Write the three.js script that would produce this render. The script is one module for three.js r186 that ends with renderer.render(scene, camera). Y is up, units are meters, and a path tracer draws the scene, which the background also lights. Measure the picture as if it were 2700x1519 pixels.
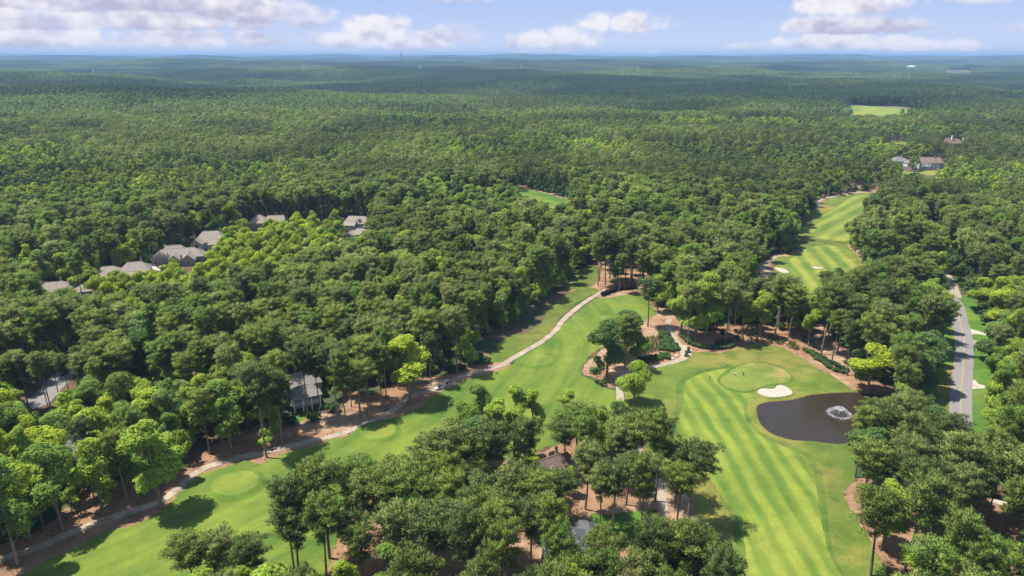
import * as THREE from 'three';
import { mergeGeometries } from 'three/addons/utils/BufferGeometryUtils.js';
import { MarchingCubes } from 'three/addons/objects/MarchingCubes.js';
import { RoundedBoxGeometry } from 'three/addons/geometries/RoundedBoxGeometry.js';

const scene = new THREE.Scene();
const renderer = new THREE.WebGLRenderer({ antialias: true });
renderer.toneMapping = THREE.LinearToneMapping;
renderer.toneMappingExposure = 2.05;
renderer.shadowMap.enabled = true;

// ---- camera: a drone 110 m up, looking north and a little down ----
const CAM_Y = 110;
const camera = new THREE.PerspectiveCamera(45.79, 16 / 9, 1, 60000);
camera.position.set(0, CAM_Y, 0);
camera.rotation.x = -0.32873;

// ---- random numbers and noise ----
function rng(seed) { let a = seed >>> 0; return () => { a = (a + 0x6D2B79F5) | 0; let t = Math.imul(a ^ (a >>> 15), 1 | a); t = (t + Math.imul(t ^ (t >>> 7), 61 | t)) ^ t; return ((t ^ (t >>> 14)) >>> 0) / 4294967296; }; }
const HASH = new Float32Array(65536); { const r = rng(77); for (let i = 0; i < 65536; i++) HASH[i] = r(); }
const hash2 = (x, y) => HASH[((x * 73 + y * 20011) & 65535)];
function noise(x, y) {
  const xi = Math.floor(x), yi = Math.floor(y), fx = x - xi, fy = y - yi;
  const u = fx * fx * (3 - 2 * fx), v = fy * fy * (3 - 2 * fy);
  const a = hash2(xi, yi), b = hash2(xi + 1, yi), c = hash2(xi, yi + 1), d = hash2(xi + 1, yi + 1);
  return a + (b - a) * u + (c - a) * v + (a - b - c + d) * u * v;
}
function fbm(x, y, n = 4) { let s = 0, a = 0.5, t = 0; for (let i = 0; i < n; i++) { s += a * noise(x, y); t += a; x = x * 2.03 + 17.3; y = y * 2.03 + 9.1; a *= 0.5; } return s / t; }
const smooth = (a, b, x) => { const t = Math.min(1, Math.max(0, (x - a) / (b - a))); return t * t * (3 - 2 * t); };
const mix = (a, b, t) => a + (b - a) * t;
const lin = (r, g, b) => [r, g, b].map((c) => { c /= 255; return c <= 0.04045 ? c / 12.92 : ((c + 0.055) / 1.055) ** 2.4; });

// ---- sky: summer blue with fair-weather cumulus, the same kind of cloud all round ----
{
  const W = 4096, Hh = 2048, data = new Float32Array(W * Hh * 4), r = rng(5);
  // [azimuth in degrees east of north, elevation of the middle, half width, half height, grey share]
  const clouds = [[-31, 3.6, 14, 2.2, 0.62], [-35, 2.0, 8, 1.4, 0.5], [-27, 2.2, 8, 1.2, 0.55], [-33, 1.0, 8, 1.0, 0.3], [-25, 1.0, 6.5, 0.9, 0.5], [-20.5, 2.9, 4.5, 1.3, 0.6], [-15.8, 2.7, 3.2, 1.1, 0.42], [-9, 1.0, 6.6, 1.05, 0.12], [-10.5, 1.9, 3.3, 1.15, 0], [-4.5, 1.3, 2.6, 1.0, 0.4], [4.2, 1.0, 4.9, 1.05, 0.14], [8.6, 2.2, 3.3, 1.0, 0.1],
    [2, 0.15, 1.9, 0.3, 0], [11, 0.12, 1.0, 0.22, 0], [24.5, 3.4, 4.4, 1.4, 0.2], [24.5, 1.9, 5.2, 0.9, 0.62], [23.8, 0.8, 5, 0.75, 0.12], [29.5, 0.5, 3.4, 0.55, 0.05], [18.5, 0.5, 2, 0.45, 0.42], [33, 3.4, 2.4, 0.3, 0.45], [36, 1.7, 2, 0.4, 0.45], [-4.8, 4.1, 3, 0.45, 0.42], [3.5, 4.3, 2, 0.25, 0.42]];
  for (let i = 0; i < 110; i++) { const az = 44 + r() * 272, el = 0.4 + 42 * r() ** 2.2, w = 3 + 9 * r(); clouds.push([az > 180 ? az - 360 : az, el, w, w * (0.16 + 0.16 * r()) + el * 0.03, r() * 0.6]); }
  for (let i = 0; i < 26; i++) { const az = -42 + r() * 84, el = 9 + 34 * r(), w = 4 + 7 * r(); clouds.push([az, el, w, w * 0.32, r() * 0.5]); }
  const zen = [0.118, 0.18, 0.335], mid = [0.222, 0.288, 0.448], low = [0.328, 0.365, 0.470];
  for (let y = 0; y < Hh; y++) {
    const el = ((y + 0.5) / Hh - 0.5) * 180;
    const t1 = smooth(-0.5, 4.5, el), t2 = smooth(4, 60, el), base = [0, 1, 2].map((k) => mix(mix(low[k], mid[k], t1), zen[k], t2));
    const near = clouds.filter((c) => Math.abs(el - c[1]) < c[3] * 1.9 + 0.5);
    for (let x = 0; x < W; x++) {
      const o = (y * W + x) * 4; let cr = base[0], cg = base[1], cb = base[2];
      if (el > -0.6 && near.length) {
        const az = (((x + 0.5) / W) * 360 - 90 + 540) % 360 - 180 , kx = az * 1.25, ky = el * 1.7;
        let best = -9, grey = 0, up = 0;
        for (const c of near) {
          const dx = ((az - c[0] + 540) % 360 - 180) / c[2]; if (dx > 1.6 || dx < -1.6) continue;
          let dy = (el - c[1]) / c[3]; if (dy < 0) dy *= 1.7;
          const q = 1 - (dx * dx + dy * dy); if (q > best) { best = q; grey = c[4]; up = dy; }
        }
        if (best > -1.6) {
          const n1 = fbm(kx * 0.6 + 40, ky * 0.5 + 9, 5), n2 = fbm(kx * 2.1 + 7, ky * 1.7 + 3, 3);
          const d = best * 0.95 + 0.18 + (n1 - 0.5) * 1.9 + (n2 - 0.5) * 0.7;
          const a = smooth(-0.16, 0.78, d) * (grey > 0.38 && grey < 0.48 ? 0.62 : 0.95);
          if (a > 0) {
            const n3 = fbm(kx * 0.62 + 90, ky * 0.8 + 33, 5);
            let s = 0.78 + 0.34 * up + (n3 - 0.5) * 1.9 - grey * 0.95 + (n2 - 0.5) * 0.3; s = smooth(-0.45, 1.0, s);
            cr = mix(cr, mix(0.255, 0.485, s), a); cg = mix(cg, mix(0.24, 0.465, s), a); cb = mix(cb, mix(0.325, 0.48, s), a);
          }
        }
      }
      data[o] = cr; data[o + 1] = cg; data[o + 2] = cb; data[o + 3] = 1;
    }
  }
  const sky = new THREE.DataTexture(data, W, Hh, THREE.RGBAFormat, THREE.FloatType);
  sky.mapping = THREE.EquirectangularReflectionMapping; sky.magFilter = THREE.LinearFilter; sky.minFilter = THREE.LinearFilter; sky.needsUpdate = true;
  scene.background = sky; scene.environment = sky;
}
// ---- sun: high, from the left (west), shadows short to the right ----
const sun = new THREE.DirectionalLight(new THREE.Color(1.0, 0.95, 0.86), 3.6);
sun.position.set(-400, 900, -80); sun.target.position.set(0, 0, -260); sun.position.add(sun.target.position);
sun.castShadow = true; sun.shadow.mapSize.set(4096, 4096);
Object.assign(sun.shadow.camera, { left: -420, right: 420, top: 420, bottom: -420, near: 1, far: 2600 });
scene.add(sun, sun.target);
scene.fog = new THREE.FogExp2(new THREE.Color(0.40, 0.66, 1.0), 0.000085);
const PLAN = {"lawnLeft": [[-110.7,-121.0],[-110.0,-123.3],[-108.7,-125.6],[-105.2,-130.0],[-102.1,-134.1],[-98.8,-138.3],[-93.6,-140.9],[-90.8,-143.4],[-89.0,-149.1],[-88.5,-152.9],[-87.4,-156.6],[-86.7,-161.4],[-84.0,-163.9],[-79.9,-167.2],[-76.2,-168.7],[-71.2,-167.9],[-68.2,-170.2],[-66.9,-172.9],[-61.2,-175.7],[-52.0,-181.9],[-46.2,-186.9],[-40.2,-192.2],[-35.8,-194.6],[-32.4,-197.5],[-29.1,-203.1],[-25.8,-208.9],[-22.2,-214.4],[-18.3,-218.4],[-13.3,-223.1],[-7.9,-225.8],[-2.5,-230.6],[2.5,-236.7],[1.9,-237.0],[8.2,-247.5],[12.5,-253.2],[17.6,-262.2],[22.4,-274.3],[28.8,-287.3],[35.2,-298.6],[41.7,-307.5],[47.3,-308.2],[53.3,-311.7],[57.6,-312.3],[63.0,-314.9],[64.8,-298.6],[65.2,-287.3],[63.8,-283.7],[59.3,-280.2],[54.3,-273.4],[45.5,-260.7],[38.4,-251.8],[32.4,-244.8],[28.2,-236.8],[25.6,-229.2],[25.5,-221.0],[25.9,-229.3],[26.2,-224.3],[28.4,-220.1],[30.2,-217.2],[32.4,-214.0],[35.8,-212.1],[34.6,-202.0],[30.4,-194.1],[20.7,-183.2],[13.1,-177.7],[10.3,-176.1],[0.2,-171.7],[-12.6,-167.9],[-24.3,-162.8],[-29.3,-157.9],[-37.2,-152.6],[-41.2,-149.5],[-42.1,-140.0],[-41.9,-130.5],[-42.1,-123.3],[-42.1,-118.4]],"stripLeft": [[-2.5,-236.5],[4.2,-245.0],[11.4,-256.5],[16.7,-267.2],[21.2,-280.2],[27.5,-294.4],[34.8,-307.5],[42.2,-317.4],[39.9,-322.5],[33.2,-320.3],[28.5,-314.9],[21.5,-304.5],[16.0,-291.0],[13.5,-278.5],[10.1,-270.1],[5.7,-263.8],[-2.1,-260.7],[-5.0,-254.7],[-7.1,-244.8],[-8.5,-235.5]],"strawGrass": [[33.3,-321.4],[39.6,-323.2],[42.8,-335.2],[46.8,-350.1],[46.5,-360.7],[40.9,-360.7],[34.7,-345.0],[29.7,-330.5],[26.7,-319.2]],"farLawn": [[3.8,-604.7],[13.1,-587.4],[26.2,-574.3],[35.1,-558.6],[45.6,-540.8],[45.6,-526.8],[39.9,-510.8],[27.2,-476.9],[20.5,-490.9],[12.8,-521.4],[5.3,-561.7]],"farFairway": [[6.7,-574.3],[12.6,-564.8],[20.8,-558.6],[29.7,-546.6],[37.5,-524.1],[32.0,-505.7],[26.9,-490.9],[20.4,-516.1],[13.4,-546.6]],"lawnRight": [[50.5,-229.8],[53.3,-230.5],[59.2,-233.2],[64.5,-236.0],[68.9,-240.8],[70.7,-245.0],[73.5,-244.6],[75.2,-244.5],[81.2,-243.7],[88.9,-248.6],[93.9,-251.5],[101.0,-252.2],[106.0,-250.1],[109.0,-245.9],[110.9,-239.4],[112.7,-232.9],[114.9,-225.6],[114.5,-234.5],[115.2,-228.3],[116.8,-219.8],[118.2,-213.8],[117.4,-210.7],[113.7,-202.0],[109.6,-190.4],[101.2,-178.1],[100.0,-173.3],[97.1,-165.7],[93.9,-160.0],[91.1,-156.6],[88.3,-153.9],[87.1,-150.1],[86.4,-144.6],[85.9,-136.7],[85.0,-131.2],[84.5,-127.5],[84.3,-123.3],[83.3,-118.4],[58.8,-116.7],[45.0,-118.4],[44.1,-123.3],[46.4,-130.5],[47.6,-140.0],[46.6,-144.3],[46.8,-150.1],[45.0,-155.9],[42.5,-162.8],[40.9,-171.7],[38.7,-181.5],[38.7,-192.2],[37.1,-199.0],[38.3,-208.3],[39.3,-215.5],[43.8,-223.1],[49.3,-229.3]],"fairway": [[50.5,-118.4],[51.9,-123.3],[53.7,-130.5],[55.1,-138.3],[55.5,-147.0],[55.2,-153.9],[54.1,-162.8],[52.8,-172.5],[52.4,-179.8],[52.4,-185.9],[53.0,-192.2],[55.0,-199.0],[57.7,-208.3],[59.7,-214.4],[62.0,-219.6],[65.4,-222.9],[70.6,-226.2],[75.5,-228.1],[79.9,-229.9],[77.7,-226.2],[75.0,-221.3],[74.3,-217.8],[75.1,-213.8],[77.4,-211.0],[80.7,-210.3],[83.2,-209.9],[83.0,-207.2],[78.9,-203.1],[76.2,-197.0],[75.0,-191.3],[75.2,-185.0],[76.9,-180.7],[79.7,-177.2],[82.2,-175.5],[83.7,-171.7],[84.1,-166.4],[83.3,-161.4],[81.4,-154.6],[78.7,-145.8],[76.1,-137.8],[74.2,-131.0],[73.4,-125.6],[72.9,-122.3],[72.0,-118.4]],"green": [[74.3,-218.6],[74.9,-221.0],[77.7,-224.1],[81.1,-228.2],[86.1,-232.4],[90.7,-234.3],[94.7,-234.3],[97.6,-232.1],[100.0,-229.1],[100.7,-225.3],[100.4,-222.2],[98.1,-219.2],[94.3,-217.7],[90.8,-216.9],[87.5,-215.1],[84.1,-212.8],[81.1,-211.7],[78.5,-211.8],[76.3,-213.4],[74.9,-215.7]],"collar": [[73.4,-219.2],[74.7,-222.9],[78.3,-227.2],[82.2,-230.8],[86.5,-233.7],[91.2,-235.8],[95.5,-235.6],[98.5,-233.7],[101.1,-230.8],[102.3,-226.6],[101.7,-222.2],[99.0,-218.0],[94.4,-216.6],[90.9,-215.7],[87.7,-214.2],[84.3,-212.0],[80.7,-210.6],[78.1,-210.6],[75.6,-212.0],[73.9,-215.1]],"bunker": [[84.5,-211.1],[85.7,-212.9],[87.6,-213.8],[89.8,-213.4],[91.4,-213.8],[92.9,-215.7],[94.5,-216.3],[95.9,-215.4],[96.6,-213.1],[96.4,-210.3],[94.9,-208.6],[92.4,-207.5],[89.5,-206.7],[87.2,-206.8],[85.3,-208.1],[84.5,-209.7]],"pond": [[80.3,-198.9],[81.8,-201.4],[84.7,-203.3],[88.5,-204.1],[92.6,-204.8],[97.0,-206.2],[101.9,-208.6],[107.0,-209.6],[112.2,-210.3],[117.6,-210.6],[122.5,-210.0],[126.5,-208.6],[128.7,-207.8],[125.1,-202.5],[118.0,-195.9],[111.3,-188.2],[104.9,-181.9],[99.9,-178.1],[97.4,-177.7],[95.1,-178.1],[90.6,-179.1],[84.3,-180.0],[81.9,-181.5],[79.5,-183.9],[78.6,-187.3],[78.6,-191.5],[79.2,-194.9]],"fountain": [[106.0,-195.9]],"ribbonLeft": [[52.0,-174.9],[50.6,-182.4],[50.5,-187.6],[51.2,-192.2],[54.6,-199.0],[57.0,-207.2],[58.9,-214.9],[61.0,-220.1],[65.3,-224.6],[71.2,-228.3],[77.3,-230.3],[81.8,-232.4]],"ribbonRight": [[79.1,-206.2],[76.6,-199.0],[75.3,-192.2],[75.8,-185.4],[78.6,-180.2],[81.9,-177.2],[84.3,-174.7],[85.4,-170.9],[85.4,-166.0],[84.3,-160.7],[81.9,-153.3],[78.1,-142.3],[75.3,-133.5],[74.2,-127.0],[73.5,-121.4]],"ribbonLow": [[55.0,-152.9],[55.5,-147.0],[55.1,-140.0],[54.0,-133.0],[52.3,-126.5],[50.7,-121.0]],"farHole": [[128.6,-337.6],[136.9,-346.2],[143.1,-352.7],[149.3,-371.9],[154.2,-378.3],[162.3,-380.1],[173.2,-394.7],[178.5,-409.7],[187.5,-435.1],[196.0,-446.9],[209.4,-472.4],[220.1,-495.8],[232.4,-509.8],[253.8,-543.7],[272.2,-558.6],[288.5,-567.9],[304.4,-573.0],[294.8,-558.6],[278.4,-532.3],[257.7,-490.9],[244.1,-474.6],[229.8,-459.3],[219.5,-439.0],[220.2,-431.3],[212.1,-413.1],[207.0,-408.0],[202.2,-386.8],[195.6,-366.2],[192.2,-357.4],[183.2,-350.1],[173.3,-338.8],[159.7,-328.2],[148.2,-314.9],[142.5,-304.5],[140.5,-304.5],[142.6,-314.9],[139.4,-324.7],[130.7,-324.7],[126.9,-323.2],[127.3,-331.6]],"farUpper": [[198.7,-442.9],[206.9,-461.5],[216.5,-474.6],[233.5,-494.8],[257.2,-525.7],[272.6,-546.6],[290.4,-561.7],[300.6,-567.9],[277.6,-531.2],[260.5,-499.7],[239.9,-470.2],[227.4,-455.1],[219.1,-435.1],[217.5,-425.7],[210.6,-413.8],[198.3,-416.7],[193.8,-423.1],[194.6,-431.3]],"farLower": [[150.2,-363.4],[158.4,-374.2],[165.7,-380.1],[172.8,-391.5],[184.3,-400.6],[192.7,-403.9],[198.4,-398.9],[200.6,-392.5],[196.3,-377.7],[191.5,-363.4],[188.6,-357.4],[175.8,-342.5],[156.0,-328.2],[149.2,-318.1],[145.6,-317.0],[147.6,-328.2],[148.2,-343.7],[147.5,-354.0]],"bunkerFarA": [[143.6,-357.2],[145.7,-356.6],[147.9,-354.0],[148.2,-348.0],[146.2,-346.5],[144.2,-347.3],[143.0,-351.4]],"bunkerFarB": [[164.2,-358.0],[166.3,-358.8],[168.6,-357.7],[170.1,-355.3],[167.3,-353.7],[164.4,-354.3]],"bunkerFarC": [[175.2,-322.5],[178.4,-324.7],[179.5,-322.5],[179.6,-319.2],[174.5,-315.3],[173.9,-318.1]],"ditch": [[179.1,-410.7],[183.6,-409.7],[192.0,-412.4],[199.7,-409.7],[206.9,-406.9]],"pathMain": [[-120.1,-125.8],[-117.8,-128.2],[-116.2,-129.9],[-112.0,-132.5],[-109.1,-136.2],[-105.4,-139.7],[-100.9,-143.4],[-96.5,-146.4],[-92.3,-149.5],[-90.2,-153.3],[-89.2,-157.9],[-88.2,-162.1],[-85.7,-166.0],[-83.1,-167.9],[-79.0,-170.6],[-73.1,-173.1],[-67.8,-175.7],[-62.0,-178.6],[-52.4,-183.8],[-48.6,-187.2],[-43.9,-191.8],[-40.0,-196.5],[-37.0,-202.5],[-34.3,-207.8],[-30.1,-211.0],[-25.8,-213.8],[-22.5,-217.8],[-18.6,-222.5],[-13.4,-226.8],[-8.1,-229.3],[-2.6,-233.8],[-1.9,-235.5],[4.2,-244.1],[11.9,-254.7],[17.8,-265.6],[22.4,-278.5],[28.6,-291.4],[36.6,-305.3],[43.3,-314.9],[47.4,-319.6]],"pathRight": [[69.8,-280.9],[67.6,-274.5],[66.7,-269.4],[66.5,-261.6],[66.9,-255.1],[67.4,-249.7],[68.0,-245.4],[67.3,-242.1],[65.1,-238.4],[61.7,-235.6],[57.9,-233.6],[53.5,-231.5],[47.7,-228.6],[42.2,-223.5],[38.6,-218.5],[37.8,-215.5],[37.0,-209.4],[36.1,-202.0],[35.5,-190.4],[36.3,-178.1],[38.8,-167.9],[39.5,-160.7],[39.6,-155.2],[39.2,-149.5],[37.4,-142.9],[35.2,-135.6]],"apron": [[67.6,-250.6],[69.5,-251.1],[70.7,-247.1],[70.1,-243.3],[68.6,-240.4],[65.7,-236.8],[63.4,-235.6],[65.2,-241.2],[66.0,-245.4]],"pathFar": [[230.8,-509.8],[238.3,-524.1],[243.8,-535.1],[251.0,-546.6],[257.7,-552.6],[266.6,-556.8],[278.3,-564.2],[289.8,-570.4],[303.2,-575.6],[322.8,-587.4]],"pathFarB": [[155.3,-383.8],[150.1,-376.3],[146.8,-370.5],[142.0,-364.0],[138.3,-360.1],[136.9,-354.0],[137.7,-348.0],[133.3,-342.5],[127.9,-338.8]],"road": [[211.4,-313.2],[208.8,-303.6],[205.7,-295.7],[199.8,-284.9],[194.3,-274.9],[189.9,-266.3],[184.9,-257.4],[179.8,-248.9],[173.7,-239.4],[168.2,-231.2],[162.2,-222.1],[157.0,-214.3],[151.9,-206.3],[147.1,-198.8],[142.3,-191.2],[134.4,-178.8],[127.4,-167.7]],"roadFar": [[272.5,-435.1],[262.5,-420.2],[255.0,-406.3],[248.1,-390.0],[233.5,-355.3],[221.1,-325.9],[212.3,-308.6]],"driveA": [[193.6,-268.9],[195.7,-267.2],[197.8,-264.5],[201.3,-261.8],[199.5,-259.1],[195.9,-261.6],[193.9,-262.7],[190.8,-262.8]],"driveB": [[188.0,-256.5],[189.7,-255.2],[191.0,-253.1],[192.1,-250.6],[189.6,-248.9],[187.1,-250.1],[183.9,-249.7]],"driveC": [[164.6,-220.4],[165.5,-220.1],[164.9,-216.8],[166.8,-216.2],[165.5,-214.3],[161.9,-213.6],[160.1,-213.5]],"vergeLeft": [[199.3,-288.1],[190.1,-274.9],[181.6,-260.9],[175.3,-248.9],[163.5,-232.6],[154.7,-222.1],[149.2,-219.5],[143.4,-220.8],[135.9,-209.3],[140.9,-208.1],[141.7,-202.2],[140.5,-195.5],[139.5,-191.2],[150.0,-208.1],[165.1,-231.2],[179.6,-253.9],[187.6,-268.2]],"vergeRight": [[201.2,-286.5],[202.9,-285.5],[201.4,-277.8],[197.4,-268.2],[197.8,-264.5],[192.9,-253.9],[181.8,-242.5],[174.2,-231.2],[171.4,-224.2],[165.5,-214.3],[155.4,-202.2],[147.7,-191.2],[135.8,-172.0],[132.9,-172.0],[147.0,-193.9],[159.6,-213.0],[169.4,-227.6],[179.2,-242.5],[187.3,-255.6],[192.7,-266.3],[195.4,-272.9]],"carPark": [[-164.3,-203.3],[-159.7,-198.5],[-157.7,-198.9],[-154.8,-202.4],[-155.4,-207.2],[-157.2,-215.7],[-158.7,-223.2],[-162.4,-233.6],[-165.7,-234.8],[-166.1,-230.1],[-166.9,-226.0],[-165.9,-220.0],[-163.9,-211.6],[-163.6,-206.7]],"houseLawn": [[19.7,-145.2],[23.2,-144.9],[26.3,-145.2],[31.3,-146.1],[37.2,-146.7],[37.0,-144.6],[36.1,-142.3],[33.8,-142.6],[31.9,-138.8],[30.7,-135.4],[28.6,-133.9],[27.4,-132.8],[24.5,-133.3],[21.9,-135.7],[20.3,-137.5],[19.9,-141.3]],"houseStraw": [[25.4,-155.1],[30.1,-156.6],[37.3,-158.9],[41.4,-156.6],[41.2,-144.6],[40.9,-143.2],[39.2,-143.2],[38.3,-146.9],[31.3,-146.2],[24.2,-145.6]],"villaLawn": [[-72.7,-191.5],[-72.2,-194.8],[-69.3,-198.2],[-67.1,-201.4],[-65.3,-203.6],[-65.0,-206.9],[-66.6,-213.9],[-65.9,-216.0],[-64.0,-210.7],[-62.4,-209.0],[-63.5,-205.6],[-63.1,-200.7],[-64.8,-196.0],[-66.0,-192.4],[-68.3,-190.0]],"pasture": [[676.5,-1441.1],[616.0,-1306.9],[618.9,-1286.9],[666.0,-1348.9],[678.9,-1338.1],[689.8,-1306.9],[740.3,-1348.9],[793.0,-1405.1],[865.0,-1441.1],[913.5,-1518.8],[863.4,-1525.7],[841.9,-1582.6],[814.3,-1612.7],[774.8,-1620.4]],"meadow": [[3200.4,-5313.6],[3291.4,-5313.6],[3375.3,-5313.6],[3383.9,-5234.3],[2987.0,-4613.6],[2835.9,-4553.5],[2646.9,-4275.1],[2572.4,-4254.2]],"pastureTrack": [[766.8,-1636.0],[796.5,-1620.4],[821.3,-1605.1],[857.9,-1593.0],[874.9,-1546.5],[923.6,-1532.6]],"houseMeadow": [[395.0,-689.9],[395.6,-683.7],[402.1,-677.5],[411.1,-683.7],[427.5,-686.8],[428.2,-683.7],[404.2,-659.6],[402.0,-668.4],[389.7,-668.4],[374.3,-651.0]],"farLawnA": [[511.3,-935.3],[523.5,-935.3],[531.3,-928.5],[516.3,-902.5],[500.4,-897.2],[496.7,-902.5]],"farLawnB": [[530.1,-913.2],[539.5,-915.9],[528.3,-897.2],[521.8,-897.2]],"farLawnC": [[471.3,-829.4],[473.7,-824.9],[461.2,-803.3],[455.1,-799.1]],"rightDrive": [[125.5,-151.3],[128.2,-150.1],[132.2,-148.5],[135.7,-147.6],[134.4,-145.8],[131.0,-146.8],[127.5,-147.9],[124.9,-149.8]],"villaCourt": [[-178.9,-429.2],[-173.8,-429.2],[-110.9,-423.0],[-108.1,-432.4],[-103.8,-417.0],[-104.1,-402.6],[-121.0,-390.3],[-114.0,-348.7],[-114.1,-338.2],[-135.4,-349.7],[-136.1,-376.3],[-154.9,-405.4],[-174.6,-423.0]],"villaPad": [[-198.0,-360.3],[-191.8,-357.5],[-188.9,-350.8],[-194.6,-353.4]],"strawLeft": [[-122.2,-131.5],[-121.5,-133.5],[-115.1,-140.0],[-114.3,-149.5],[-116.2,-157.9],[-107.7,-160.0],[-99.5,-160.0],[-91.9,-165.7],[-88.6,-178.1],[-80.9,-187.6],[-68.9,-194.1],[-56.0,-199.0],[-60.1,-216.1],[-48.3,-209.4],[-41.7,-216.1],[-34.6,-221.9],[-24.1,-224.3],[-16.4,-230.6],[-10.5,-235.8],[-18.0,-239.4],[-12.8,-246.1],[-6.9,-239.4],[-1.4,-232.9],[-13.2,-221.3],[-28.9,-201.0],[-39.7,-189.5],[-51.5,-179.8],[-62.4,-172.5],[-70.0,-164.2],[-79.9,-162.1],[-86.5,-149.5],[-92.5,-138.9],[-102.6,-131.5],[-109.3,-122.3],[-111.7,-119.7],[-115.9,-121.0]],"strawBed": [[27.0,-232.4],[29.5,-237.2],[32.9,-242.9],[44.3,-258.8],[53.6,-270.4],[57.0,-278.7],[64.2,-285.2],[64.8,-296.7],[70.1,-294.3],[72.1,-285.2],[73.6,-274.5],[79.0,-265.5],[88.6,-268.4],[79.4,-271.8],[95.9,-275.1],[117.8,-275.1],[132.0,-271.8],[132.8,-253.2],[132.0,-239.4],[128.6,-226.8],[128.2,-226.8],[131.0,-218.4],[138.1,-214.9],[151.9,-220.7],[161.5,-226.8],[157.3,-219.6],[145.9,-210.5],[136.5,-208.3],[127.8,-207.2],[116.6,-209.2],[117.9,-213.2],[115.9,-218.4],[113.4,-230.6],[111.4,-229.8],[107.8,-242.7],[99.9,-248.9],[87.9,-245.4],[74.2,-240.7],[68.6,-238.1],[68.5,-240.0],[60.3,-232.4],[49.6,-228.6],[42.1,-222.7],[37.7,-215.1],[33.1,-215.1],[29.8,-222.0],[26.2,-224.9]],"strawClump": [[26.7,-319.2],[32.8,-340.0],[45.5,-366.2],[58.4,-371.9],[73.8,-366.2],[73.7,-325.9],[67.0,-292.8],[62.4,-311.7],[49.1,-306.5],[42.1,-305.5],[39.5,-319.2],[32.9,-317.0]],"strawFront": [[-33.6,-154.6],[-24.3,-163.5],[-10.5,-168.3],[11.1,-174.9],[34.9,-202.0],[41.7,-199.0],[49.2,-178.1],[48.5,-167.2],[46.8,-150.1],[47.6,-140.0],[44.1,-123.3],[41.1,-112.5],[10.7,-108.6],[-34.6,-108.6],[-41.9,-116.7],[-41.9,-130.5],[-42.1,-140.0],[-40.6,-150.1]],"strawNear": [[90.7,-156.6],[98.5,-161.4],[108.0,-160.0],[120.1,-153.3],[130.7,-146.4],[126.9,-135.6],[114.2,-118.4],[82.9,-117.5],[84.2,-123.7],[85.0,-131.2],[86.4,-144.6],[88.1,-153.9]],"strawFarA": [[0.6,-619.2],[14.9,-614.0],[33.2,-590.8],[51.0,-549.6],[47.3,-533.4],[33.4,-549.6],[12.8,-577.5]],"strawFarB": [[207.0,-408.0],[209.8,-404.6],[204.4,-380.7],[193.5,-355.3],[189.6,-355.3],[199.9,-383.8]],"strawFarC": [[127.5,-352.7],[140.8,-366.2],[152.0,-379.2],[160.4,-388.4],[173.0,-393.1],[162.2,-377.7],[149.6,-370.5],[139.5,-351.4],[131.7,-340.0],[126.0,-341.2]],"strawFarD": [[213.0,-486.2],[258.6,-574.3],[291.6,-601.1],[331.7,-604.7],[317.7,-577.5],[287.1,-564.8],[252.5,-540.8],[228.6,-500.7]]};
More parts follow.
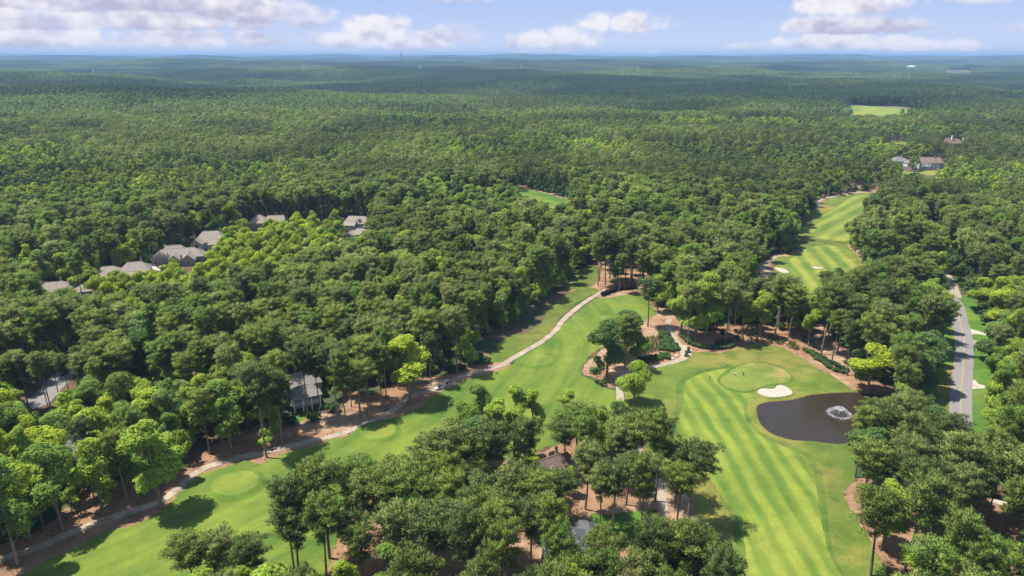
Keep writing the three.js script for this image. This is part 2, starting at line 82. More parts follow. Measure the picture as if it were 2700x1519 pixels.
const OPEN = [[[-117.3,-125.6],[-118.3,-129.0],[-112.7,-133.5],[-106.3,-141.1],[-97.3,-147.9],[-91.6,-154.6],[-89.0,-162.1],[-85.7,-167.9],[-79.5,-171.7],[-74.8,-178.1],[-69.1,-179.8],[-52.9,-185.9],[-52.9,-185.9],[-45.3,-194.1],[-37.4,-205.1],[-30.4,-213.8],[-23.7,-219.6],[-16.2,-228.1],[-8.1,-230.6],[-2.6,-234.5],[-2.7,-260.7],[5.7,-262.2],[10.1,-270.1],[15.3,-289.1],[26.5,-317.0],[36.3,-345.0],[42.2,-358.0],[47.1,-352.7],[43.2,-325.9],[47.8,-322.5],[62.0,-325.9],[59.1,-312.7],[56.4,-292.8],[50.7,-290.1],[44.2,-285.5],[42.4,-276.8],[34.3,-256.2],[31.1,-243.4],[27.0,-235.5],[25.5,-221.0],[25.9,-229.3],[29.3,-218.4],[35.5,-213.8],[34.3,-205.1],[27.5,-203.1],[22.5,-202.0],[23.1,-213.8],[16.2,-212.7],[15.2,-205.1],[16.5,-194.1],[13.5,-185.0],[11.8,-178.6],[10.0,-178.1],[10.2,-192.2],[9.8,-207.2],[7.5,-215.5],[0.7,-217.2],[-4.4,-210.5],[-7.9,-206.2],[-8.0,-210.5],[-12.4,-216.1],[-15.7,-210.5],[-15.8,-205.1],[-21.8,-199.0],[-21.0,-190.4],[-24.6,-188.5],[-27.2,-183.2],[-30.4,-183.2],[-31.9,-178.1],[-34.9,-171.7],[-39.6,-171.7],[-42.8,-170.2],[-48.4,-166.8],[-49.2,-167.9],[-53.2,-167.2],[-55.4,-160.0],[-55.1,-153.3],[-54.0,-149.5],[-57.1,-147.0],[-58.1,-140.6],[-55.7,-137.8],[-56.1,-135.6],[-55.1,-130.5],[-59.0,-131.5],[-64.4,-136.7],[-68.6,-137.3],[-73.7,-135.6],[-75.4,-131.5],[-75.7,-126.1],[-78.4,-123.3],[-78.5,-118.4],[-110.8,-118.4]],[[1.2,-617.0],[13.4,-602.6],[28.8,-577.5],[40.3,-564.8],[48.1,-543.7],[45.1,-535.1],[36.3,-522.5],[30.9,-505.7],[28.6,-503.2],[27.4,-524.1],[22.6,-543.7],[17.0,-552.6],[7.8,-564.8],[5.6,-594.2]],[[67.6,-280.2],[70.5,-282.0],[70.3,-259.1],[71.3,-248.9],[81.4,-248.2],[91.2,-263.8],[100.8,-265.3],[114.1,-265.3],[126.2,-265.3],[121.0,-244.8],[125.9,-240.7],[126.8,-234.2],[124.4,-226.8],[123.1,-223.1],[119.8,-216.1],[121.6,-212.1],[127.2,-211.0],[134.7,-208.9],[137.8,-208.9],[127.8,-207.2],[121.1,-203.1],[115.7,-201.0],[110.9,-194.1],[105.5,-187.6],[101.6,-182.4],[95.1,-174.9],[91.4,-167.2],[91.2,-160.7],[90.2,-155.9],[87.0,-153.3],[87.2,-149.5],[84.3,-145.8],[80.2,-141.7],[81.3,-138.3],[80.0,-134.1],[82.9,-133.5],[83.9,-130.5],[84.2,-129.0],[84.6,-123.3],[83.6,-118.4],[51.1,-118.4],[52.1,-125.6],[50.5,-127.0],[51.9,-131.5],[51.6,-135.1],[51.1,-138.3],[48.9,-142.3],[46.6,-143.4],[47.0,-146.4],[49.4,-148.2],[53.9,-149.5],[56.0,-153.9],[57.8,-160.0],[58.4,-167.9],[56.7,-174.1],[53.3,-176.5],[50.8,-176.9],[50.8,-177.3],[50.4,-181.5],[49.2,-188.5],[45.2,-194.1],[45.8,-197.0],[43.9,-200.0],[42.3,-202.0],[47.8,-205.1],[49.8,-212.7],[50.3,-223.1],[48.8,-226.8],[47.5,-231.9],[53.1,-234.5],[64.4,-234.5],[50.5,-229.8],[52.9,-234.2],[60.0,-236.8],[64.7,-240.7],[66.4,-250.3],[66.5,-263.8]],[[89.1,-139.5],[93.3,-138.3],[94.7,-135.6],[95.1,-132.5],[91.2,-125.6],[87.3,-123.3],[84.6,-123.3],[84.5,-127.5],[85.5,-133.0]],[[56.0,-262.6],[61.3,-263.5],[66.3,-276.6],[68.7,-284.1],[65.1,-289.7],[64.3,-294.3],[64.2,-285.2],[56.6,-278.7],[54.0,-272.5],[54.1,-264.5],[55.2,-260.7],[50.6,-253.3],[52.8,-245.4],[50.1,-234.8],[59.4,-234.0],[64.7,-239.6],[66.2,-246.3]],[[129.0,-338.8],[137.8,-348.8],[137.9,-358.0],[151.5,-377.7],[162.3,-380.1],[173.2,-394.7],[178.5,-409.7],[187.5,-435.1],[198.9,-446.9],[217.0,-490.9],[229.6,-505.7],[243.8,-538.0],[259.0,-555.6],[291.6,-574.3],[324.6,-590.8],[299.1,-564.8],[277.9,-532.3],[257.7,-490.9],[246.2,-476.9],[227.9,-459.3],[217.7,-435.1],[218.4,-427.5],[212.1,-413.1],[206.4,-402.9],[200.4,-377.7],[192.6,-357.4],[184.4,-352.7],[177.5,-346.2],[178.6,-355.3],[172.3,-355.3],[158.3,-335.2],[155.0,-325.9],[148.4,-317.0],[145.9,-312.7],[144.0,-314.9],[147.2,-328.2],[144.8,-338.8],[136.8,-337.6],[130.4,-328.2],[127.4,-323.6],[127.3,-331.6]],[[207.7,-302.5],[209.1,-300.2],[202.7,-288.1],[203.7,-284.9],[200.9,-275.8],[203.4,-272.9],[196.1,-261.8],[192.0,-260.9],[189.8,-252.2],[181.4,-246.5],[173.5,-235.6],[172.6,-232.6],[175.1,-232.6],[168.9,-220.8],[163.4,-215.5],[149.2,-193.9],[144.4,-193.9],[143.5,-198.2],[143.1,-202.2],[143.4,-207.5],[141.6,-209.3],[156.3,-218.8],[154.2,-220.8],[162.3,-227.6],[168.5,-239.4],[179.1,-253.9],[190.0,-272.9],[198.6,-283.9]],[[-164.0,-203.8],[-159.7,-199.2],[-151.2,-196.5],[-154.2,-202.4],[-156.2,-209.1],[-155.4,-214.7],[-157.6,-225.5],[-163.2,-233.6],[-165.6,-231.2],[-167.2,-226.6],[-165.9,-220.0],[-164.4,-209.6]],[[-242.3,-331.3],[-236.6,-328.3],[-234.4,-336.1],[-228.7,-333.1],[-219.3,-322.5],[-211.4,-319.1],[-209.3,-311.5],[-214.8,-315.8],[-221.8,-324.8],[-229.2,-324.8],[-225.6,-318.0],[-230.0,-318.0]],[[-219.8,-345.5],[-226.4,-364.5],[-216.3,-359.6],[-211.4,-368.8],[-202.0,-360.3],[-199.5,-352.1],[-206.3,-350.8],[-211.4,-353.4],[-216.1,-353.4],[-217.4,-343.0]],[[-206.0,-374.7],[-204.0,-391.8],[-205.3,-400.1],[-202.6,-406.0],[-192.8,-395.1],[-202.9,-415.8],[-210.3,-436.5],[-199.8,-440.5],[-198.7,-442.5],[-193.8,-436.5],[-190.7,-423.1],[-183.2,-405.2],[-180.8,-395.1],[-180.2,-379.2],[-177.3,-371.7],[-184.2,-370.3],[-193.6,-380.8],[-198.3,-380.8],[-196.5,-367.4],[-202.3,-367.4]],[[-184.8,-470.2],[-184.9,-492.5],[-176.8,-485.5],[-168.1,-488.5],[-163.0,-473.9],[-166.3,-472.1],[-173.3,-473.9],[-178.9,-473.9],[-178.6,-461.1]],[[-119.8,-479.7],[-116.8,-493.5],[-102.8,-483.5],[-100.0,-462.9],[-95.8,-443.8],[-101.4,-432.4],[-106.1,-434.0],[-104.8,-420.0],[-109.1,-440.5],[-108.2,-445.5],[-113.8,-462.9]],[[-81.1,-223.5],[-80.9,-227.3],[-78.7,-227.3],[-69.7,-220.4],[-68.4,-218.2],[-68.4,-213.9],[-65.7,-215.3],[-62.9,-209.7],[-63.5,-205.6],[-63.3,-200.7],[-65.9,-194.5],[-71.6,-193.0],[-72.4,-191.5],[-72.6,-196.0],[-70.1,-201.0],[-72.9,-209.7],[-74.3,-211.1],[-74.9,-214.6],[-77.1,-218.2]],[[6.7,-172.5],[8.4,-176.5],[11.3,-175.6],[13.6,-172.9],[16.4,-171.6],[15.8,-166.1],[13.2,-163.6],[11.2,-165.6],[7.6,-168.2]],[[13.5,-140.0],[17.6,-143.9],[19.3,-143.6],[19.1,-139.7],[18.0,-135.7],[17.1,-132.5],[15.7,-132.5],[16.4,-135.7],[15.8,-137.8]],[[20.6,-145.6],[26.0,-151.4],[30.0,-155.4],[33.8,-154.3],[38.6,-153.6],[39.2,-156.6],[39.7,-148.6],[39.7,-144.6],[36.3,-142.6],[32.5,-141.0],[30.8,-135.7],[29.4,-135.1],[27.7,-137.2],[25.4,-139.1],[21.2,-138.5],[20.2,-141.9]],[[424.8,-770.8],[444.6,-790.8],[450.5,-782.7],[437.7,-755.4],[415.5,-716.2],[406.9,-712.8],[417.9,-737.1],[419.0,-755.4]],[[435.8,-733.5],[463.0,-770.8],[479.9,-770.8],[474.0,-751.7],[450.7,-712.8],[427.2,-683.7],[405.0,-661.1],[403.3,-669.9],[400.4,-674.5],[390.1,-674.5],[375.4,-653.9],[394.5,-689.9],[401.6,-689.9],[407.9,-686.8],[415.9,-686.8],[440.7,-730.0]],[[576.9,-929.7],[599.6,-958.4],[617.5,-976.6],[614.1,-958.4],[617.2,-946.7],[592.1,-907.8],[584.2,-902.5],[577.6,-907.8]],[[512.9,-941.0],[532.0,-961.4],[533.4,-932.5],[519.2,-907.8],[506.1,-907.8],[498.2,-907.8]],[[731.2,-1560.8],[661.0,-1405.1],[623.0,-1306.9],[660.3,-1359.8],[676.6,-1370.8],[701.4,-1365.3],[705.8,-1338.1],[748.3,-1393.5],[758.6,-1393.5],[746.2,-1359.8],[799.5,-1416.9],[828.5,-1466.2],[860.0,-1466.2],[870.3,-1453.5],[921.6,-1532.6],[899.6,-1553.6],[864.3,-1605.1],[822.0,-1628.2],[766.8,-1636.0]],[[3196.9,-5313.6],[3331.5,-5378.8],[3416.5,-5378.8],[3434.8,-5313.6],[3026.6,-4675.2],[2873.0,-4613.6],[2679.4,-4328.0],[2584.9,-4275.1]],[[3602.7,-6493.1],[3632.6,-6493.1],[3076.1,-5479.7],[3043.6,-5479.7]],[[-207.2,-308.6],[-207.4,-325.9],[-202.2,-355.3],[-183.7,-352.7],[-178.9,-377.7],[-181.0,-402.9],[-190.2,-459.3],[-169.4,-459.3],[-157.2,-468.0],[-125.2,-490.9],[-108.4,-420.2],[-129.1,-377.7],[-149.7,-366.2],[-158.7,-345.0],[-169.6,-330.5],[-185.6,-325.9],[-199.9,-312.7]]];
const VILLA_TREES = [[-201.2,-298.6],[-196.3,-306.5],[-196.4,-319.2],[-191.8,-335.2],[-181.5,-340.0],[-172.4,-350.1],[-169.9,-366.2],[-170.5,-390.0],[-173.4,-420.2],[-164.5,-431.3],[-148.2,-439.0],[-114.7,-446.9],[-101.2,-390.0],[-115.1,-345.0],[-127.5,-325.9],[-144.8,-314.9],[-152.4,-300.5],[-171.7,-298.6],[-186.4,-289.1]];
const LANDMARK_TREES = [
["pine", -70.7, -170.6, 28.2, 7.1, "tall lone pine in a straw ring on the grass side of the cart path", 0],
["broad", -89.7, -147.0, 25.9, 9.2, "spreading pale green broadleaf tree on the straw bank beside the lower cart path", 1],
["broad", -112.8, -126.9, 26.5, 5.6, "big pale-trunked tree at the near left corner by the cart path", 0],
["pine", -109.8, -151.7, 22.3, 2.9, "dark bare-trunked pine in front of the green-trimmed house by the cart path", 0],
["broad", -110.0, -138.9, 24.2, 6.0, "dark leafy tree between the near corner tree and the spreading pale tree", 0],
["broad", -100.1, -153.3, 15.3, 5.1, "smaller shaded broadleaf tree just behind the spreading pale green tree", 0],
["broad", -108.7, -154.6, 17.2, 4.0, "light green tree beside the green-trimmed house", 1],
["pine", -72.2, -179.8, 21.8, 4.9, "slim pine in front of the pillared house, nearest its corner", 0],
["pine", -68.6, -178.1, 22.2, 4.5, "slim pine on the straw bank right beside the tall lone pine", 0],
["pine", -65.2, -193.2, 25.9, 4.1, "dark-trunked pine standing in the lawn of the pillared house", 0],
["pine", -61.7, -194.1, 24.5, 3.6, "second pine at the far side of the pillared house lawn", 0],
["pine", -56.4, -194.6, 23.8, 4.6, "pale-trunked pine at the edge of the straw bank past the pillared house", 0],
["broad", -34.0, -204.3, 24.2, 8.7, "large yellow-green tree leaning over the cart path beside two golf carts", 2],
["small", 40.5, -202.8, 14.6, 6.2, "small multi-stemmed tree in a straw ring at the edge of the striped hole", 1],
["broad", 34.2, -222.1, 22.3, 7.3, "dark leafy tree at the tip of the sandy straw bed beside the upper fairway", 3],
["broad", 43.3, -240.7, 19.0, 7.8, "dark round tree behind the tree at the tip of the straw bed", 3],
["broad", 47.2, -235.5, 11.8, 4.1, "low leafy tree at the right of the dark pair in the straw bed", 0],
["pine", 57.9, -270.9, 20.8, 7.1, "lone slender pine where the upper fairway meets the planted straw bed", 0],
["pine", 43.2, -325.9, 24.7, 4.0, "leftmost pine of the clump at the end of the cart path", 0],
["pine", 45.2, -334.0, 24.8, 4.8, "second pine of the clump at the end of the cart path", 0],
["pine", 47.2, -328.2, 27.0, 4.7, "pine with paired stems in the clump at the cart path end", 0],
["pine", 50.7, -337.6, 25.4, 5.2, "pine in the middle of the clump above the cart path end", 0],
["pine", 58.0, -332.3, 26.0, 5.9, "pine behind the purple-black hedge, nearest the cart path end", 0],
["pine", 61.5, -331.6, 28.4, 6.3, "pine right behind the middle of the purple-black hedge", 0],
["pine", 68.7, -342.5, 26.5, 7.2, "pine over the right end of the purple-black hedge", 0],
["narrow", 53.0, -325.9, 18.1, 4.0, "ivy-green slim broadleaf tree among the pines at the cart path end", 3],
["narrow", 6.0, -171.7, 21.9, 3.7, "tall narrow tree standing alone at the fairway edge in the near stand", 1],
["narrow", 0.6, -170.2, 23.4, 5.2, "tall dense tree left of the lone narrow tree in the near stand", 1],
["narrow", 17.3, -185.9, 14.4, 3.5, "tall slim tree at the right of the grass gap above the brown roof", 1],
["narrow", -3.6, -167.2, 21.3, 5.3, "dense green tree in the near stand left of the tall narrow pair", 1],
["narrow", 34.1, -190.4, 7.9, 2.8, "bright young tree at the foot of the grey cart path strip", 1],
["broad", -13.6, -170.9, 18.1, 5.8, "big grey-green tree at the left of the tall trees in the near stand", 0],
["broad", -16.3, -167.2, 12.5, 4.9, "light tree below the small grey-green tree in the near stand", 1],
["broad", -8.9, -162.8, 17.1, 6.2, "broad pine-dark tree in the heart of the near stand", 3],
["broad", 3.5, -164.2, 8.1, 3.5, "fresh green young tree beside the brown shingle roof", 2],
["broad", 31.2, -179.8, 12.1, 4.5, "dark round tree between the brown-roofed house and the cart path", 3],
["broad", 23.5, -167.9, 11.6, 4.5, "bright green tree right of the brown-roofed house", 2],
["small", -10.6, -199.0, 8.7, 4.2, "small grey-green tree at the top of the near stand against the fairway", 0],
["pine", 14.8, -162.8, 15.5, 4.1, "pine with a dark straight trunk in front of the brown shingle roof", 0],
["pine", 24.6, -139.2, 18.8, 4.7, "pine with a pale trunk at the back of the little house lawn", 0],
["pine", 31.1, -135.6, 22.7, 4.1, "tall pine at the corner of the little house lawn beside the path", 0],
["pine", 21.2, -138.1, 17.5, 3.3, "dark pine on the little house lawn nearest the grey roof", 0],
["pine", 37.4, -150.4, 24.2, 5.8, "broad pine over the cart path strip above the little house lawn", 0],
["pine", 29.7, -148.8, 14.7, 3.9, "pine on the straw between the path strip and the house lawn", 0],
["pine", 1.6, -138.6, 18.0, 4.2, "pine left of the grey-roofed house with a straight dark trunk", 0],
["pine", -10.5, -146.4, 15.4, 4.4, "pine beside the dark gap in the middle of the near stand", 0],
["pine", 44.0, -142.0, 21.5, 4.8, "tall open-branched pine overhanging the striped fairway", 0],
["pine", 79.8, -123.4, 21.4, 5.8, "nearest pine on the right edge of the striped fairway", 0],
["pine", 88.6, -125.0, 25.2, 4.9, "tall bare-trunked pine on the open straw right of the striped fairway", 0],
["pine", 97.3, -124.4, 15.2, 4.9, "forked low pine behind the open straw at the near right", 0],
["pine", 98.8, -153.9, 17.6, 4.7, "pine at the back of the stand below the pond", 0],
["broad", 94.1, -154.6, 19.4, 6.6, "dark green round tree hanging over the near bank of the pond", 3],
["pine", 109.4, -181.5, 12.2, 4.3, "dark pine whose crown hides the right end of the pond", 0],
["pine", 91.6, -266.6, 21.3, 5.8, "pale-trunked pine on the mulch behind the planted slope, left one", 0],
["pine", 110.1, -263.4, 23.6, 5.7, "pale-trunked pine on the mulch above the middle of the planted slope", 0],
["pine", 113.0, -268.5, 22.8, 5.8, "twin pine just behind the pale-trunked pine on the planted slope", 0],
["pine", 120.6, -243.1, 27.9, 6.4, "tall bare pine at the corner of the mulch above the long hedge", 0],
["pine", 126.0, -251.1, 25.2, 5.5, "pine behind the tall bare pine above the long hedge", 0],
["pine", 126.7, -243.4, 22.7, 5.3, "middle pine of the row above the long hedge", 0],
["pine", 128.0, -237.8, 24.1, 5.2, "last pine of the row above the long hedge", 0],
["broad", 74.6, -255.9, 19.4, 8.5, "large round bright tree on the mulch beside the parked golf carts", 1],
["broad", 79.0, -256.5, 29.4, 7.3, "bright tree behind the large round tree by the parked golf carts", 1],
["broad", 84.3, -260.7, 17.1, 5.4, "dark tree right of the large round tree by the parked golf carts", 3],
["broad", 123.1, -212.1, 17.4, 7.0, "yellow-green willow-like tree at the far corner of the pond", 2],
["broad", 140.6, -213.8, 21.1, 9.3, "massive dark round tree between the pond and the road", 3],
["broad", 133.0, -213.2, 19.4, 5.7, "mid green tree between the willow-like tree and the massive dark tree", 1],
["broad", 220.2, -494.8, 12.0, 5.1, "small round dark tree by the far cart path bend", 3],
["broad", 273.9, -476.9, 21.7, 17.0, "big dark tree overhanging the far fairway from the right", 3],
["broad", 271.5, -446.9, 30.1, 14.5, "tall dark oak beside the far glimpse of road", 3],
["pine", 203.5, -380.7, 21.4, 7.9, "pine leaning at the right edge of the far lower fairway", 0],
["pine", -160.0, -198.3, 19.0, 3.3, "leaning pine in front of the left car park, first of the pair", 0],
["pine", -158.8, -199.4, 19.9, 3.4, "leaning pine in front of the left car park, second of the pair", 0],
["pine", -149.5, -195.6, 21.2, 2.5, "pine at the near corner of the left car park", 0],
["pine", -150.7, -198.3, 19.9, 2.6, "pine just behind the one at the near corner of the left car park", 0],
["pine", -152.0, -204.8, 17.0, 2.6, "pine in the planted strip of the left car park, nearest the lot", 0],
["pine", -147.0, -202.9, 17.4, 2.6, "pine in the middle of the planted strip by the left car park", 0],
["pine", -145.8, -208.2, 15.0, 2.7, "pine at the far end of the planted strip by the left car park", 0],
["pine", -140.7, -201.5, 18.0, 2.6, "pine right of the planted strip by the left car park", 0],
["broad", -140.1, -189.2, 7.7, 4.5, "yellow-green round tree right of the straw by the left car park", 2],
["broad", -124.7, -189.2, 7.7, 4.1, "second yellow-green tree right of the one by the left car park", 2],
["pine", -61.1, -115.0, 18.0, 4.1, "low pine crown at the bottom edge over the near fairway, middle one", 0],
["pine", -65.6, -112.9, 18.4, 3.9, "big low pine crown at the bottom edge over the near fairway, left", 0],
["pine", -53.4, -112.9, 17.4, 4.0, "big low pine crown at the bottom edge over the near fairway, right", 0],
["pine", -46.6, -121.4, 19.2, 4.6, "pine with a bent trunk on the near fairway edge", 0],
["pine", -48.1, -122.8, 24.5, 4.1, "dense pine just behind the bent-trunked pine", 0],
["pine", -42.3, -129.0, 25.5, 5.2, "dark pine at the head of the near stand against the fairway", 0]];
// ---- helpers for naming and tagging ----
const used = {};
function numbered(name) { const n = used[name] = (used[name] ?? -1) + 1; return n ? `${name}_${String(n).padStart(3, '0')}` : name; }
function shade(o) { o.traverse((m) => { if (m.isMesh) { m.castShadow = true; m.receiveShadow = true; } }); return o; }
function tag(o, label, category, group, kind) { o.userData.label = label; if (category) o.userData.category = category; if (group) o.userData.group = group; if (kind) o.userData.kind = kind; return o; }
function thing(name, label, category, [x, y, z] = [0, 0, 0], turn = 0, group) { const o = new THREE.Group(); o.name = numbered(name); o.position.set(x, y, z); o.rotation.y = turn; tag(o, label, category, group); scene.add(o); return o; }
function part(name, geo, mat, parent) { const m = new THREE.Mesh(geo, mat); m.name = name; m.castShadow = m.receiveShadow = true; parent.add(m); return m; }
function structure(name, geo, mat, label) { const m = new THREE.Mesh(geo, mat); m.name = numbered(name); m.userData = { kind: 'structure', label }; m.castShadow = m.receiveShadow = true; scene.add(m); return m; }
const std = (r, g, b, rough = 0.85, extra = {}) => new THREE.MeshStandardMaterial({ color: new THREE.Color().setRGB(r, g, b), roughness: rough, ...extra });

// ---- terrain: level round the golf course, low wooded ridges farther out ----
function terrain(x, z) {
  const r = Math.hypot(x, z); if (r < 640) return 0;
  // level again round the far houses and the pasture
  const flat = smooth(190, 420, Math.hypot(x - 490, z + 800)) * smooth(290, 560, Math.hypot(x - 765, z + 1450)) * smooth(60, 160, Math.hypot(x - 215, z + 795)) * smooth(60, 160, Math.hypot(x - 314, z + 743));
  const near = flat * (smooth(640, 1100, r) * 34 + smooth(1000, 2400, r) * 70) * (fbm(x / 900 + 3, z / 520 + 8, 3) - 0.5);
  const far = smooth(3800, 8000, r) * (fbm(x / 3000 + 21, z / 1500 + 5, 3) - 0.42) * 130;
  const rim = smooth(9000, 15000, r) * (20 + 50 * fbm(x / 2500 + 9, z / 2500, 3)) + smooth(15000, 22000, r) * (fbm(x / 6000 + 2, z / 6000, 2) * 90 - 20);
  return near + far + rim;
}

// ---- textures: grain and patches of matter, uv in metres ----
function texture(size, metres, fn) {
  const d = new Uint8Array(size * size * 4), c = [0, 0, 0];
  for (let y = 0; y < size; y++) for (let x = 0; x < size; x++) {
    fn((x + 0.5) / size * metres, (y + 0.5) / size * metres, c); const o = (y * size + x) * 4;
    for (let k = 0; k < 3; k++) { const v = Math.min(1, Math.max(0, c[k])); d[o + k] = Math.round(255 * (v <= 0.0031308 ? v * 12.92 : 1.055 * v ** (1 / 2.4) - 0.055)); } d[o + 3] = 255;
  }
  const t = new THREE.DataTexture(d, size, size); t.colorSpace = THREE.SRGBColorSpace; t.magFilter = THREE.LinearFilter; t.minFilter = THREE.LinearMipmapLinearFilter; t.generateMipmaps = true; t.wrapS = t.wrapT = THREE.MirroredRepeatWrapping; t.needsUpdate = true; t.userData = { metres };
  return t;
}
const cell = (x, z) => hash2(Math.floor(x * 3.1), Math.floor(z * 3.1));
// rough grass: green with straw-yellow worn patches
const grassTex = texture(2048, 420, (x, z, c) => {
  const a = fbm(x / 26, z / 22, 5), b = fbm(x / 5 + 50, z / 4 + 7, 4), s = fbm(x / 60 + 8, z / 60 + 3, 3), g = cell(x, z), w = 0.6 + 0.56 * b + 0.3 * (g - 0.5);
  const dry = smooth(0.42, 0.60, a * 0.6 + b * 0.4), dark = smooth(0.54, 0.36, s);
  c[0] = w * mix(mix(0.138, 0.225, dry), 0.098, dark * 0.7); c[1] = w * mix(mix(0.208, 0.222, dry), 0.165, dark * 0.7); c[2] = w * mix(mix(0.019, 0.036, dry), 0.015, dark * 0.7);
});
// pine straw and bare red clay
const strawTex = texture(2048, 420, (x, z, c) => {
  const a = fbm(x / 14 + 3, z / 12, 5), b = fbm(x / 2.2 + 30, z / 1.9, 3), g = cell(x * 1.4, z * 1.4), w = 0.62 + 0.55 * b + 0.22 * (g - 0.5), pale = smooth(0.45, 0.7, a), leaf = smooth(0.62, 0.78, fbm(x / 6 + 90, z / 6, 3));
  c[0] = w * mix(mix(0.36, 0.47, pale), 0.17, leaf * 0.6); c[1] = w * mix(mix(0.20, 0.315, pale), 0.125, leaf * 0.6); c[2] = w * mix(mix(0.108, 0.190, pale), 0.05, leaf * 0.6);
});
// floor of the woods: leaf litter, straw and low weeds
const floorTex = texture(1024, 300, (x, z, c) => {
  const a = fbm(x / 11 + 3, z / 11, 4), b = fbm(x / 2 + 30, z / 2, 3), w = 0.6 + 0.7 * b, green = smooth(0.42, 0.6, a);
  c[0] = w * mix(0.14, 0.055, green); c[1] = w * mix(0.085, 0.085, green); c[2] = w * mix(0.05, 0.025, green);
});
const lines = { main: [[60, -262], [63, -226], [66, -205], [66.6, -180], [66.6, -100]], upper: [[165, -420], [205, -470], [250, -520], [300, -580]], lower: [[178, -410], [172, -370], [165, -330], [160, -300]], left: [[-40, -300], [-30, -250], [-46, -205], [-85, -160], [-125, -120]] };
function across(line, x, z) { // signed distance from a mowing line
  let best = 1e9, s = 0;
  for (let i = 0; i < line.length - 1; i++) {
    const [ax, az] = line[i], [bx, bz] = line[i + 1], dx = bx - ax, dz = bz - az, l2 = dx * dx + dz * dz;
    let t = ((x - ax) * dx + (z - az) * dz) / l2; t = Math.min(i === line.length - 2 ? 9 : 1, Math.max(i === 0 ? -9 : 0, t));
    const ex = x - ax - dx * t, ez = z - az - dz * t, d = ex * ex + ez * ez;
    if (d < best) { best = d; s = Math.sqrt(d) * Math.sign(dx * ez - dz * ex); }
  }
  return s;
}
// mown turf: alternate passes of the mower lay the blades two ways
function mownTex(size, metres, x0, z0, line, period, strength, [lr, lg, lb], [dr, dg, db]) {
  const e = line[line.length - 1], len = Math.hypot(e[0] - line[0][0], e[1] - line[0][1]), ux = (e[0] - line[0][0]) / len, uz = (e[1] - line[0][1]) / len;
  return texture(size, metres, (u, v, c) => {
    const x = x0 + u, z = z0 + v, a = fbm(x / 18, z / 15, 5), b = fbm(x / 3 + 5, z / 2.4, 3), g = cell(x * 1.3, z * 1.3);
    const s = across(line, x, z) + (fbm(x / 9, z / 9, 2) - 0.5) * 1.2, q = Math.sin(s / period * Math.PI * 2) + 0.3 * Math.sin(s / period * 2.13 + 1), m = smooth(-1, 1, q) * strength + (1 - strength) * 0.5, t = Math.min(1, Math.max(0, m * 0.62 + (a - 0.5) * 1.15 + (fbm(s / 1.7 + 300, (x * ux + z * uz) / 15 + 60, 3) - 0.5) * 0.7 + 0.19)), w = 0.78 + 0.32 * b + 0.22 * (g - 0.5);
    c[0] = w * mix(dr, lr, t); c[1] = w * mix(dg, lg, t); c[2] = w * mix(db, lb, t);
  });
}
const turfMain = mownTex(1024, 150, 20, -250, lines.main, 5.2, 1.0, [0.275, 0.325, 0.038], [0.110, 0.190, 0.014]);
const turfFar = mownTex(1024, 260, 120, -580, lines.upper, 11, 1.0, [0.310, 0.335, 0.045], [0.105, 0.180, 0.016]);
const turfLow = mownTex(512, 130, 110, -430, lines.lower, 10, 1.0, [0.325, 0.345, 0.046], [0.110, 0.185, 0.017]);
const turfLeft = mownTex(1024, 240, -150, -340, lines.left, 11, 0.55, [0.205, 0.265, 0.024], [0.072, 0.155, 0.010]);

const tint = (tex, r = 1, g = 1, b = 1, rough = 0.95) => new THREE.MeshStandardMaterial({ map: tex, color: new THREE.Color().setRGB(r * 0.84, g * 0.84, b * 0.84), roughness: rough });
const M = {
  floor: tint(floorTex), straw: tint(strawTex), rough: tint(grassTex), olive: tint(grassTex, 1.12, 1.0, 0.9), lawn: tint(grassTex, 0.66, 1.0, 0.6), collar: tint(grassTex, 0.66, 0.86, 0.66), bank: tint(turfLeft, 0.8, 0.93, 0.8), tee: tint(turfLeft, 1.16, 1.08, 1.3),
  leftLawn: tint(turfLeft), fairway: tint(turfMain), farUpper: tint(turfFar), farLower: tint(turfLow), green: tint(grassTex, 1.42, 1.2, 1.75), paleTurf: tint(grassTex, 1.3, 1.4, 1.2), pasture: tint(grassTex, 1.45, 1.5, 1.0),
};

// ---- flat sheets from the site plan (metres, x east, z south) ----
function outline(pts, step = 1.2, rough = 0.5, closed = true) {
  const curve = new THREE.CatmullRomCurve3(pts.map(([x, z]) => new THREE.Vector3(x, 0, z)), closed, 'centripetal'), n = Math.max(24, Math.round(curve.getLength() / step));
  return curve.getSpacedPoints(n).slice(0, closed ? n : n + 1).map((p) => [p.x + (noise(p.x * 0.9, p.z * 0.9) - 0.5) * rough * 2 + (noise(p.x * 0.2 + 9, p.z * 0.2) - 0.5) * rough * 1.5, p.z + (noise(p.x * 0.9 + 40, p.z * 0.9 + 3) - 0.5) * rough * 2]);
}
function sheet(pts, y, tex, x0 = 0, z0 = 0) {
  const g = new THREE.ShapeGeometry(new THREE.Shape(pts.map(([x, z]) => new THREE.Vector2(x, -z)))); g.rotateX(-Math.PI / 2); g.translate(0, y, 0);
  const p = g.attributes.position, uv = g.attributes.uv, m = tex ? tex.userData.metres : 1; for (let i = 0; i < p.count; i++) uv.setXY(i, (p.getX(i) - x0) / m, (p.getZ(i) - z0) / m);
  g.computeVertexNormals(); return g;
}
